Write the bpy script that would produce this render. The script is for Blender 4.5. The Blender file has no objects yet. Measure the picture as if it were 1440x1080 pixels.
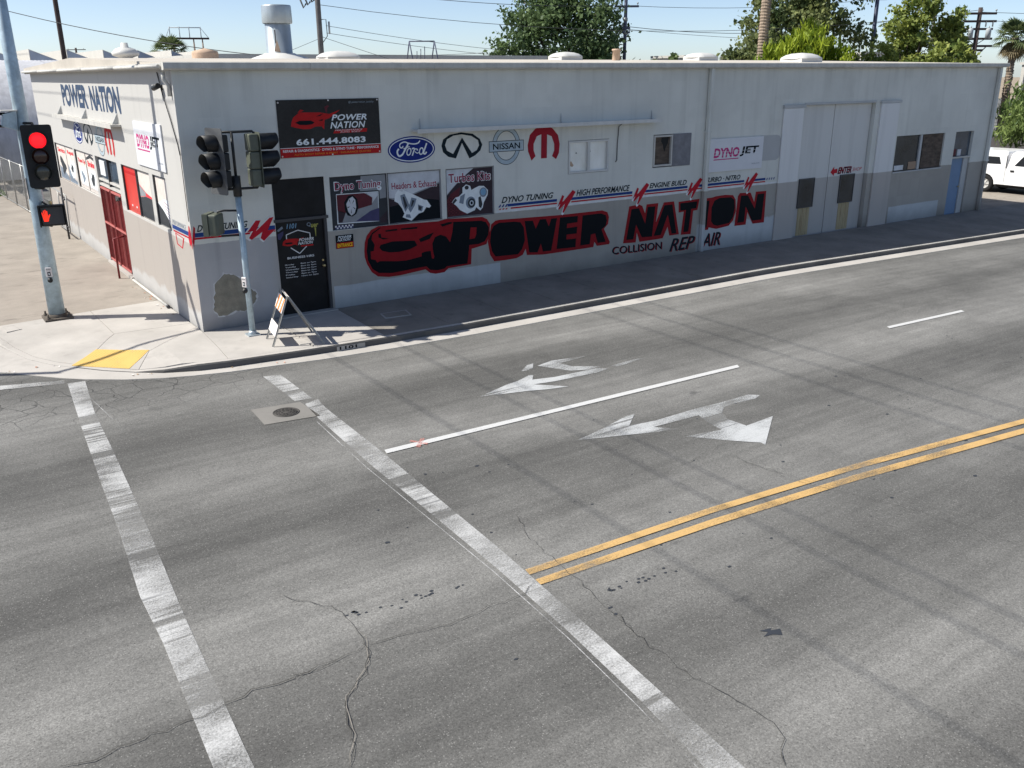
import bpy, bmesh, math, random
from math import sin, cos, pi, radians
from mathutils import Vector, Matrix
from mathutils.geometry import tessellate_polygon

random.seed(7)
SC = bpy.context.scene
COL = SC.collection

# ------------------------------------------------------------------ camera
YAW, PITCH, ROLL = 0.5990, 0.3365, -0.0073
fwd = Vector((sin(YAW)*cos(PITCH), cos(YAW)*cos(PITCH), -sin(PITCH)))
rgt = Vector((cos(YAW), -sin(YAW), 0)); up = rgt.cross(fwd)
r2 = rgt*cos(ROLL) + up*sin(ROLL); u2 = -rgt*sin(ROLL) + up*cos(ROLL)
cd = bpy.data.cameras.new('camera'); cam = bpy.data.objects.new('camera', cd); COL.objects.link(cam)
cam.matrix_world = Matrix(((r2.x, u2.x, -fwd.x, -4.963), (r2.y, u2.y, -fwd.y, -19.212), (r2.z, u2.z, -fwd.z, 5.27), (0, 0, 0, 1)))
cd.sensor_width = 36; cd.lens = 36*1244.7/1440; cd.clip_start = 0.1; cd.clip_end = 3000
SC.camera = cam

# ------------------------------------------------------------------ sky, sun, exposure
SUN_AZ, SUN_EL = radians(30.0), radians(48.0)     # light travels (+cos az, -sin az) over the ground
to_sun = Vector((-cos(SUN_AZ)*cos(SUN_EL), sin(SUN_AZ)*cos(SUN_EL), sin(SUN_EL)))
world = bpy.data.worlds.new('World'); SC.world = world; world.use_nodes = True
wn = world.node_tree; bg = wn.nodes['Background']
sky = wn.nodes.new('ShaderNodeTexSky'); sky.sky_type = 'NISHITA'; sky.sun_disc = False
sky.sun_elevation = SUN_EL; sky.sun_rotation = math.atan2(to_sun.x, to_sun.y)
sky.air_density = 0.55; sky.dust_density = 0.55; sky.ozone_density = 0.0; sky.altitude = 0
wn.links.new(sky.outputs[0], bg.inputs[0]); bg.inputs[1].default_value = 0.114
sd = bpy.data.lights.new('sun', 'SUN'); sd.energy = 5.0; sd.angle = radians(0.53); sd.color = (1.0, 0.965, 0.885)
sun = bpy.data.objects.new('sun', sd); COL.objects.link(sun); sun.location = (0, 0, 40)
sun.rotation_euler = to_sun.to_track_quat('Z', 'Y').to_euler()
SC.view_settings.view_transform = 'Standard'; SC.view_settings.look = 'None'
SC.view_settings.exposure = 0.50; SC.view_settings.gamma = 1.0

# ------------------------------------------------------------------ material helpers
class NT:
    def __init__(s, name, rough=0.8, spec=0.3, metal=0.0):
        s.m = bpy.data.materials.new(name); s.m.use_nodes = True; s.t = s.m.node_tree
        s.b = s.t.nodes['Principled BSDF']; s.out = s.t.nodes['Material Output']
        s.b.inputs['Roughness'].default_value = rough; s.b.inputs['Metallic'].default_value = metal
        s.b.inputs['Specular IOR Level'].default_value = spec
        s.pos = s.t.nodes.new('ShaderNodeNewGeometry').outputs['Position']
    def new(s, t): return s.t.nodes.new(t)
    def put(s, sock, v):
        if hasattr(v, 'links'): s.t.links.new(v, sock)
        elif isinstance(v, (tuple, list)) and len(v) == 3 and sock.type == 'RGBA': sock.default_value = (*v, 1)
        else: sock.default_value = v
    def map(s, scale, rot=(0, 0, 0), loc=(0, 0, 0), vec=None):
        n = s.new('ShaderNodeMapping'); s.put(n.inputs[0], vec or s.pos)
        n.inputs[1].default_value = loc; n.inputs[2].default_value = rot; n.inputs[3].default_value = scale
        return n.outputs[0]
    def noise(s, scale, detail=3, rough=.55, vec=None, dist=0):
        n = s.new('ShaderNodeTexNoise'); s.put(n.inputs['Vector'], vec or s.pos); n.inputs['Scale'].default_value = scale
        n.inputs['Detail'].default_value = detail; n.inputs['Roughness'].default_value = rough; n.inputs['Distortion'].default_value = dist
        return n.outputs[0]
    def vor(s, scale, vec=None, feature='F1', out=0, rand=1.0):
        n = s.new('ShaderNodeTexVoronoi'); n.feature = feature; s.put(n.inputs['Vector'], vec or s.pos)
        n.inputs['Scale'].default_value = scale; n.inputs['Randomness'].default_value = rand
        return n.outputs[out]
    def ramp(s, fac, a, b, lo=0.0, hi=1.0):
        n = s.new('ShaderNodeMapRange'); s.put(n.inputs[0], fac)
        for i, v in zip((1, 2, 3, 4), (a, b, lo, hi)): n.inputs[i].default_value = v
        return n.outputs[0]
    def math(s, op, a, b=0.0):
        n = s.new('ShaderNodeMath'); n.operation = op; s.put(n.inputs[0], a); s.put(n.inputs[1], b); return n.outputs[0]
    def mul(s, a, b): return s.math('MULTIPLY', a, b)
    def mix(s, f, a, b, mode='MIX'):
        n = s.new('ShaderNodeMix'); n.data_type = 'RGBA'; n.blend_type = mode
        s.put(n.inputs[0], f); s.put(n.inputs[6], a); s.put(n.inputs[7], b); return n.outputs[2]
    def scale(s, col, f):     # colour times scalar
        n = s.new('ShaderNodeVectorMath'); n.operation = 'SCALE'; s.put(n.inputs[0], col); s.put(n.inputs['Scale'], f); return n.outputs[0]
    def xyz(s):
        n = s.new('ShaderNodeSeparateXYZ'); s.put(n.inputs[0], s.pos); return n.outputs
    def base(s, c): s.put(s.b.inputs['Base Color'], c)
    def bump(s, h, strength=.3, dist=.01):
        n = s.new('ShaderNodeBump'); s.put(n.inputs['Height'], h); n.inputs['Strength'].default_value = strength
        n.inputs['Distance'].default_value = dist; s.put(s.b.inputs['Normal'], n.outputs[0])
    def alpha(s, f): s.put(s.b.inputs['Alpha'], f)
    def attr(s, name):
        n = s.new('ShaderNodeAttribute'); n.attribute_name = name; return n.outputs['Fac']

M = {}
def rgb(h):   # '#rrggbb' -> linear
    c = [int(h[i:i+2], 16)/255 for i in (1, 3, 5)]
    return tuple(v/12.92 if v <= .04045 else ((v+.055)/1.055)**2.4 for v in c)
def mat(name, col, rough=.6, spec=.3, metal=0., var=.12, vs=1.5, bump=0, bs=60, bd=.004, streak=0):
    """plain surface with patchy wear and fine grain"""
    n = NT(name, rough, spec, metal)
    f = n.ramp(n.noise(vs, 5), .25, .75, 1-var, 1+var)
    f = n.mul(f, n.ramp(n.noise(vs*18, 3), .3, .7, 1-var*.4, 1+var*.4))
    if streak: f = n.mul(f, n.ramp(n.noise(1.0, 4, vec=n.map((5, 5, .25))), .35, .75, 1.0, 1-streak))
    n.base(n.scale(col, f))
    if bump: n.bump(n.noise(bs, 4), bump, bd)
    M[name] = n.m; return n.m

# ---- road
n = NT('asphalt', .88, .35); X, Y, Z = n.xyz()
g = n.mul(n.mul(n.ramp(n.noise(20, 4, .9), .28, .72, .72, 1.28), n.ramp(n.noise(48, 3, .8), .28, .72, .60, 1.40)), n.ramp(n.noise(150, 2, .8), .3, .7, .88, 1.12))
vn = n.new('ShaderNodeTexVoronoi'); n.put(vn.inputs['Vector'], n.pos); vn.inputs['Scale'].default_value = 46
sp = n.new('ShaderNodeSeparateColor'); n.put(sp.inputs[0], vn.outputs['Color'])
chips = n.mul(n.ramp(vn.outputs['Distance'], .22, .36, 1, 0), n.ramp(sp.outputs[0], .80, .84, 0, 1))
pits = n.mul(n.ramp(vn.outputs['Distance'], .25, .4, 1, 0), n.ramp(sp.outputs[0], .12, .08, 0, 1))
big = n.ramp(n.noise(.30, 6, .62, vec=n.map((.55, 1.0, 1), rot=(0, 0, .06))), .32, .68, .80, 1.22)
mid = n.ramp(n.noise(1.7, 5, .65), .3, .7, .88, 1.12)
yy = n.math('ADD', Y, n.math('ADD', n.mul(n.noise(.16, 3), 3.0), n.mul(X, .035)))      # traffic film: lane centres darker than lane edges
lane = n.math('COSINE', n.mul(n.math('ADD', yy, 6.3), 2*pi/4.0))
st = n.ramp(lane, -1, 1, .72, 1.26)
st = n.mul(st, n.ramp(n.noise(1.0, 4, .55, vec=n.map((.05, 1.3, 1), rot=(0, 0, radians(2.5))), dist=.4), .3, .7, .88, 1.12))
st2 = n.ramp(n.noise(1.0, 4, .6, vec=n.map((.4, 5.2, 1), rot=(0, 0, radians(3)))), .3, .7, .86, 1.13)
f = n.mul(n.mul(n.mul(g, big), mid), n.mul(st, st2))
col = n.scale((.130, .1275, .121), f)
col = n.mix(n.mul(chips, .34), col, (.42, .41, .39))
col = n.mix(n.mul(pits, .55), col, (.03, .03, .03))
blot = n.ramp(n.noise(2.2, 4, .6, vec=n.map((.8, 1.7, 1))), .66, .74, 0, 1)
blot = n.mul(blot, n.ramp(n.noise(.32, 2), .47, .60, 0, .55))
col = n.mix(blot, col, (.04, .04, .042))
warp = n.new('ShaderNodeVectorMath'); warp.operation = 'ADD'
nz = n.new('ShaderNodeTexNoise'); n.put(nz.inputs['Vector'], n.pos); nz.inputs['Scale'].default_value = 1.4
sc_ = n.new('ShaderNodeVectorMath'); sc_.operation = 'SCALE'; n.put(sc_.inputs[0], nz.outputs[1]); sc_.inputs['Scale'].default_value = .5
n.put(warp.inputs[0], n.pos); n.put(warp.inputs[1], sc_.outputs[0])
cr = n.ramp(n.vor(1.9, vec=warp.outputs[0], feature='DISTANCE_TO_EDGE', out=0), .005, .020, 1, 0)
zone = n.mul(n.ramp(Y, -4.2, -3.0, 0, 1), n.ramp(X, -.6, 1.2, 1, 0))
cr = n.mul(cr, zone)
col = n.mix(n.mul(cr, .7), col, (.03, .03, .03))
n.base(col)
h = n.math('ADD', n.mul(n.noise(60, 3, .8), 1.0), n.mul(cr, -2.0)); n.bump(h, .5, .008)
M['asphalt'] = n.m

def worn_paint(name, col, wear, tyre=True, floor=.10):
    n = NT(name, .7, .3)
    fine = n.noise(42, 4, .8); lo = n.noise(.85, 4, .55, vec=n.map((.9, 1.15, 1))); mid = n.noise(5, 3, .6, vec=n.map((.6, 1.6, 1)))
    keep = n.math('ADD', n.mul(fine, .85), n.math('ADD', n.mul(lo, 1.15), n.mul(mid, .35)))
    if tyre:
        brk = n.ramp(n.math('ADD', n.mul(n.noise(1., 3, .6, vec=n.map((.15, 1.5, 1))), .8), n.mul(n.noise(1., 3, .6, vec=n.map((.3, 11, 1), rot=(0, 0, radians(7)))), .35)), .62, .74, 0, .42)
        keep = n.math('SUBTRACT', keep, brk)
    a = n.ramp(keep, .84+wear, 1.20+wear, floor, .96)
    c = n.scale(col, n.ramp(n.noise(60, 3), .3, .7, .85, 1.08))
    if tyre:
        s_ = n.ramp(n.noise(1., 2, .3, vec=n.map((.2, 13, 1), rot=(0, 0, radians(9)))), .64, .70, 0, .65)
        s_ = n.mul(s_, n.ramp(n.noise(.7, 2), .42, .55, 0, 1)); c = n.mix(s_, c, (.12, .12, .125))
    n.base(c); n.alpha(a); M[name] = n.m
worn_paint('paint_white', (.50, .50, .495), .15)
worn_paint('paint_white_new', (.55, .55, .545), -.16, False)
worn_paint('paint_arrow', (.47, .48, .485), .13, True)
worn_paint('paint_yellow', (.55, .355, .145), .05, False)
worn_paint('paint_pink', (.65, .22, .18), .34, False, .0)
worn_paint('paint_ghost', (.55, .55, .55), .14, False, .0)

# ---- concrete and ground
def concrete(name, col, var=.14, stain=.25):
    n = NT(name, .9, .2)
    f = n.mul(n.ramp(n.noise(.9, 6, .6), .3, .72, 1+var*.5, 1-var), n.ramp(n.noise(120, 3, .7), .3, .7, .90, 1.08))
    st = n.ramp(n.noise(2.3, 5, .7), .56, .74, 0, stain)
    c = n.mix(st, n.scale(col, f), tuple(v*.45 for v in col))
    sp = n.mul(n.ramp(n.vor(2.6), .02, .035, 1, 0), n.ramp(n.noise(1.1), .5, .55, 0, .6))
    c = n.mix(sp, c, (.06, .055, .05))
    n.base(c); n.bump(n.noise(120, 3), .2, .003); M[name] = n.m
concrete('concrete', (.43, .405, .375), .18, .30)
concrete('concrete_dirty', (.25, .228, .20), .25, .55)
concrete('concrete_grey', (.40, .385, .36), .2, .3)
concrete('collar_concrete', (.215, .205, .19), .2, .35)
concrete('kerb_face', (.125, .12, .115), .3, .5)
concrete('gutter_concrete', (.44, .415, .385), .15, .30)
n = NT('lot_pavement', .95, .2)
f = n.mul(n.ramp(n.noise(.8, 6, .65), .3, .7, 1.12, .82), n.ramp(n.noise(90, 3, .7), .3, .7, .85, 1.1))
tear = n.ramp(n.noise(1.3, 6, .75, vec=n.map((.6, 1.9, 1), rot=(0, 0, .5))), .57, .66, 0, .75)
n.base(n.mix(tear, n.scale((.305, .272, .235), f), (.17, .15, .13))); n.bump(n.noise(60, 4), .3, .006); M['lot_pavement'] = n.m
mat('dirt', (.30, .25, .19), .95, .1, var=.25, vs=.4, bump=.3, bs=20, bd=.02)
mat('crack_dark', (.062, .06, .056), .95, .1); mat('joint_dark', (.12, .11, .10), .95, .1)
n = NT('tactile', .75, .3); n.base(n.mix(n.ramp(n.noise(3, 5, .7), .56, .72, 0, .5), (.60, .40, .12), (.36, .28, .16))); M['tactile'] = n.m

# ---- building paint
n = NT('wall_front', .85, .22); X, Y, Z = n.xyz()
up_ = (.650, .655, .610); lo_ = (.385, .362, .325); lt = (.52, .54, .545)
wob = n.math('ADD', n.mul(n.math('SUBTRACT', n.noise(.9, 2), .5), .06), n.mul(n.math('SUBTRACT', n.noise(14, 2), .5), .02))
zz = n.math('ADD', Z, wob)
def band(a, b, e=.004):   # 1 between a and b in z
    return n.mul(n.ramp(Z, a, a+e, 0, 1), n.ramp(Z, b, b+e, 1, 0))
def xband(a, b, e=.01): return n.mul(n.ramp(X, a, a+e, 0, 1), n.ramp(X, b, b+e, 1, 0))
c = n.mix(n.ramp(zz, 1.885, 1.895, 1, 0), up_, lo_)
# pale overpaint strips along the foot of the wall
foot = n.mul(n.ramp(zz, .58, .60, 1, 0), n.math('ADD', xband(3.1, 7.8), xband(24.9, 28.1)))
ruf = n.math('ADD', Z, n.mul(n.noise(1.6, 3), .5))
foot2 = n.mul(n.ramp(ruf, 1.08, 1.14, 1, 0), xband(15.0, 18.75, .1))
c = n.mix(n.math('MINIMUM', n.math('ADD', foot, foot2), 1.0), c, lt)
c = n.mix(n.mul(n.ramp(X, 2.0, 1.6, 0, 1), n.ramp(zz, 1.9, 1.91, 1, 0)), c, (.40, .40, .41))
fl = n.new('ShaderNodeVectorMath'); fl.operation = 'FLOOR'; n.put(fl.inputs[0], n.map((.62, 1, .85), loc=(.3, 0, .2)))
wnz = n.new('ShaderNodeTexWhiteNoise'); n.put(wnz.inputs['Vector'], fl.outputs[0])
fl2 = n.new('ShaderNodeVectorMath'); fl2.operation = 'FLOOR'; n.put(fl2.inputs[0], n.map((2.1, 1, 1.7), loc=(.1, 0, .4)))
wnz2 = n.new('ShaderNodeTexWhiteNoise'); n.put(wnz2.inputs['Vector'], fl2.outputs[0])
pat = n.mul(n.mul(n.ramp(wnz.outputs[0], 0, 1, .965, 1.02), n.ramp(wnz2.outputs[0], 0, 1, .975, 1.02)), n.ramp(n.noise(.5, 4), .4, .62, .94, 1.03))
led = n.mul(n.mul(n.ramp(Z, 3.2, 4.0, .0, 1), n.ramp(Z, 4.02, 4.05, 1, 0)), xband(5.4, 13.1))     # runs below the ledge
led = n.mul(led, n.ramp(n.noise(1, 3, .6, vec=n.map((4, 4, .1))), .5, .7, 0, .22))
eave = n.mul(n.ramp(Z, 4.6, 5.4, 0, 1), n.ramp(n.noise(1, 4, .6, vec=n.map((2.2, 2.2, .12))), .52, .72, 0, .17))
pat = n.mul(pat, n.math('SUBTRACT', 1.0, n.math('ADD', led, eave)))
drip = n.ramp(n.noise(1, 4, .6, vec=n.map((3.2, 3.2, .16))), .55, .8, 1.0, .84)
dirt = n.ramp(n.math('ADD', Z, n.mul(n.noise(1.2, 4), .5)), .22, .72, .58, 1.0)
fs = n.ramp(n.noise(75, 3), .3, .7, .95, 1.04)
sm = n.ramp(n.noise(.9, 6, .6), .55, .78, 1.0, .88)
n.base(n.scale(c, n.mul(n.mul(pat, drip), n.mul(n.mul(dirt, fs), sm))))
n.bump(n.math('ADD', n.noise(55, 5), n.mul(n.noise(3, 3), 2)), .22, .006); M['wall_front'] = n.m

n = NT('wall_side', .85, .22); X, Y, Z = n.xyz()
c = n.mix(n.ramp(Z, 1.90, 1.91, 1, 0), (.475, .465, .445), (.37, .335, .305))
ruf = n.math('ADD', Z, n.mul(n.noise(1.8, 4), .5))
c = n.mix(n.ramp(ruf, .62, .72, .8, 0), c, (.45, .445, .435))
drip = n.ramp(n.noise(1, 4, .6, vec=n.map((3.2, 3.2, .16))), .56, .8, 1.0, .86)
dirt = n.ramp(n.math('ADD', Z, n.mul(n.noise(1.2, 4), .4)), .2, .5, .78, 1.0)
n.base(n.scale(c, n.mul(n.mul(drip, dirt), n.ramp(n.noise(75, 3), .3, .7, .96, 1.03))))
n.bump(n.math('ADD', n.noise(55, 5), n.mul(n.noise(3, 3), 2)), .22, .006); M['wall_side'] = n.m
mat('fascia', (.56, .545, .50), .7, .3, var=.1, streak=.2)
mat('gutter_white', (.54, .525, .49), .6, .3, var=.1, streak=.2)
mat('roof_coat', (.48, .44, .385), .9, .2, var=.14, vs=.5, bump=.2)
mat('panel_pale', (.60, .60, .58), .7, .3, var=.06, streak=.12)
n = NT('wall_panel', .7, .3); X, Y, Z = n.xyz(); n.base(n.scale(n.mix(n.ramp(Z, 1.885, 1.895, 1, 0), (.70, .70, .69), (.44, .41, .38)), n.ramp(n.noise(1, 4, .6, vec=n.map((3.2, 3.2, .2))), .5, .8, 1.0, .88))); M['wall_panel'] = n.m
mat('gable_shade', (.27, .31, .38), .6, .3); mat('door_leaf', (.50, .51, .50), .65, .35, var=.05, streak=.12)
n = NT('garage_leaf', .7, .3); X, Y, Z = n.xyz()
c = n.mix(n.ramp(Z, 1.885, 1.895, 1, 0), (.60, .60, .58), (.43, .41, .385))
n.base(n.scale(c, n.ramp(n.noise(1, 4, .6, vec=n.map((3.2, 3.2, .2))), .5, .8, 1.02, .86))); n.bump(n.noise(30, 3), .08, .004); M['garage_leaf'] = n.m
n = NT('rust_tan', .85, .2); n.base(n.mix(n.ramp(n.noise(1, 5, .7, vec=n.map((9, 9, .8))), .5, .72, 0, .8), (.44, .36, .22), (.22, .13, .06))); M['rust_tan'] = n.m
mat('trim_grey', (.44, .45, .45), .6, .3)
mat('alu', (.55, .56, .57), .4, .5, metal=.6, var=.06)
mat('frame_dark', (.05, .05, .055), .5, .4)
n = NT('glass_dark', .22, .35); n.base(n.scale((.022, .026, .03), n.ramp(n.noise(1.3, 3), .3, .7, .5, 1.7))); M['glass_dark'] = n.m
n = NT('glass_day', .08, .6); n.base(n.scale((.05, .065, .085), n.ramp(n.noise(1.0, 3), .3, .7, .4, 1.6))); M['glass_day'] = n.m
n = NT('foil', .45, .5, .25); n.base(n.mix(n.ramp(n.noise(2.2, 4, .6, vec=n.map((1, 1, .5))), .35, .7), (.68, .68, .63), (.82, .83, .82))); n.bump(n.noise(5, 3), .3, .02); M['foil'] = n.m
n = NT('board_brown', .9, .15); n.base(n.scale((.105, .082, .066), n.ramp(n.noise(1, 6, .7, vec=n.map((2.5, 2.5, 7))), .3, .7, .55, 1.5))); M['board_brown'] = n.m
mat('board_grey', (.20, .20, .215), .85, .2, var=.22, vs=4)
mat('board_grey2', (.43, .435, .435), .85, .2, var=.05); mat('tan_paper', (.35, .25, .18), .85, .2); mat('white_paper', (.62, .64, .66), .8, .2)
n = NT('shop_black', .55, .25); n.base(n.scale((.006, .006, .007), n.ramp(n.noise(2.5, 4), .3, .75, .6, 2.2))); M['shop_black'] = n.m
mat('steel_red', (.20, .018, .020), .5, .4, var=.22, vs=5)
mat('steel_red_light', (.46, .13, .12), .5, .4, var=.2, vs=4)
mat('film_red', (.62, .030, .020), .3, .45, var=.10, vs=2)
mat('blue_door', (.145, .235, .375), .55, .35, var=.08)
mat('patch_mortar', (.235, .22, .18), .95, .1, var=.25, vs=6, bump=.8, bs=18, bd=.02)
mat('patch_edge', (.50, .51, .52), .95, .1, var=.2, vs=9)

# ---- print colours
P = dict(p_black='#10171d', p_red='#8e1b22', p_navy='#0b1016', p_blue='#24407c', p_stripe='#b3202f', p_ford='#1f2f78', p_white='#dfe4e6',
         p_omega='#98202f', p_ink='#16242c', p_grey='#8f9aa0', p_silver='#a7b5bd', p_carred='#b02425', p_orange='#d9752e', p_yellow='#f0c62a',
         p_magenta='#b93a78', p_plum='#3d3339', p_maroon='#5c2c33', p_violet='#4a4768', p_paper='#c5c8cd', p_title='#8f3850', p_dkgrey='#3b3e42', p_white2='#d9dadb',
         p_pinkred='#d8434a', p_chrome='#c3ccd6', p_shade='#7c8794', p_sidenavy='#3a4a62', p_graffiti='#9c9a52', p_skyblue='#7fa6c4', p_photo='#8c8f93', p_film='#cfc7c0')
for k, v in P.items(): mat(k, rgb(v), .65, .12, var=.12, vs=6)

# ---- metal, signal, misc
n = NT('galv', .45, .5, .55); n.base(n.scale((.46, .52, .56), n.ramp(n.noise(9, 4, .6), .3, .7, .78, 1.15))); n.bump(n.noise(40, 3), .05, .002); M['galv'] = n.m
n = NT('galv_pole', .5, .45, .35); n.base(n.scale((.40, .50, .56), n.ramp(n.noise(6, 5, .7), .3, .72, .75, 1.2))); M['galv_pole'] = n.m
mat('signal_black', (.010, .011, .013), .5, .35, var=.2, vs=8); mat('signal_olive', (.10, .11, .085), .55, .35, var=.15, vs=6)
mat('bracket_black', (.018, .019, .02), .5, .4); mat('plate_grey', (.085, .088, .092), .5, .4)
mat('lens_amber', (.035, .012, .008), .15, .6); mat('lens_green', (.045, .047, .040), .15, .6)
n = NT('lens_red', .3, .4); n.base((.6, .01, .01)); n.b.inputs['Emission Color'].default_value = (1, .012, .02, 1); n.b.inputs['Emission Strength'].default_value = 1.0; M['lens_red'] = n.m
n = NT('hand_lit', .4, .3); n.base((.6, .05, .01)); n.b.inputs['Emission Color'].default_value = (1, .03, .015, 1); n.b.inputs['Emission Strength'].default_value = 0.8; M['hand_lit'] = n.m
mat('rust_base', (.11, .095, .08), .9, .2, var=.3, vs=8); mat('brass', (.55, .42, .2), .4, .5, metal=.7)
mat('bare_steel', (.33, .33, .32), .45, .5, metal=.5, var=.15, vs=6); mat('board_white', (.72, .68, .66), .6, .3, var=.1, vs=5); mat('board_orange', (.66, .22, .06), .6, .3, var=.12, vs=5)
mat('iron', (.075, .07, .065), .75, .35, metal=.3, var=.25, vs=12, bump=.3)
mat('banner_black', (.020, .019, .019), .45, .25, var=.5, vs=1.4); mat('banner_white', (.64, .65, .68), .5, .3, var=.05, vs=1.5)
mat('wood_pole', (.075, .058, .055), .9, .15, var=.3, vs=3); mat('wood_pole_grey', (.12, .115, .115), .9, .15, var=.25, vs=3)
mat('wire', (.045, .047, .05), .6, .3); mat('insulator', (.30, .32, .33), .4, .5); mat('can_grey', (.40, .43, .45), .5, .4)
mat('stack_zinc', (.40, .45, .48), .38, .5, metal=.45, var=.10, vs=3, streak=.25); mat('skylight_white', (.60, .59, .56), .45, .35, var=.05)
mat('pipe_tan', (.50, .36, .26), .8, .2, var=.2, vs=5); mat('struct_blue', (.055, .065, .11), .5, .4)
mat('corrugated', (.58, .58, .60), .55, .35, metal=.1, var=.10, vs=2, streak=.2); mat('far_white', (.50, .485, .45), .8, .2, var=.06); mat('far_wall', (.42, .41, .40), .85, .2, var=.1)
mat('far_dark', (.09, .085, .09), .9, .2); mat('truck_white', (.80, .80, .81), .22, .5, var=.01); mat('tyre', (.022, .022, .023), .85, .2)
n = NT('auto_glass', .04, .6); n.base((.02, .022, .026)); M['auto_glass'] = n.m
mat('car_blue', (.30, .42, .56), .3, .5, var=.05); mat('car_silver', (.42, .42, .42), .35, .5, var=.08); mat('black_trim', (.02, .02, .022), .6, .3)
mat('grass', (.07, .13, .025), .9, .1, var=.3, vs=9)
mat('litter_orange', (.55, .20, .10), .8, .2); mat('leaf_dry', (.33, .22, .12), .9, .1); mat('spot_dark', (.035, .04, .05), .9, .2)

def leaf_mat(name, dark, light, hue=.0):
    n = NT(name, .6, .25); v = n.attr('v')
    c = n.mix(v, dark, light); n.base(c)
    tr = n.new('ShaderNodeBsdfTranslucent'); n.put(tr.inputs[0], n.scale(c, 1.25)); mx = n.new('ShaderNodeMixShader'); mx.inputs[0].default_value = .28
    n.t.links.new(n.b.outputs[0], mx.inputs[1]); n.t.links.new(tr.outputs[0], mx.inputs[2]); n.t.links.new(mx.outputs[0], n.out.inputs[0]); M[name] = n.m
leaf_mat('leaf_ficus', (.035, .068, .030), (.140, .200, .078)); leaf_mat('leaf_tall', (.055, .088, .034), (.22, .245, .09))
leaf_mat('leaf_lime', (.13, .20, .014), (.32, .38, .030)); leaf_mat('leaf_olive', (.10, .15, .035), (.33, .36, .085))
leaf_mat('leaf_fig', (.06, .10, .035), (.19, .24, .09)); leaf_mat('leaf_pepper', (.06, .105, .030), (.24, .31, .095)); leaf_mat('leaf_palm', (.04, .07, .03), (.16, .19, .08)); leaf_mat('leaf_thatch', (.17, .13, .07), (.30, .25, .14))
n = NT('bark', .95, .1); n.base(n.scale((.12, .095, .075), n.ramp(n.noise(6, 5, .7), .3, .7, .6, 1.4))); n.bump(n.noise(14, 4), .6, .03); M['bark'] = n.m
n = NT('palm_bark', .95, .1); n.base(n.scale((.27, .215, .165), n.ramp(n.noise(5, 5, .7), .3, .7, .55, 1.4))); n.bump(n.noise(14, 4), .6, .03); M['palm_bark'] = n.m

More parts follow.
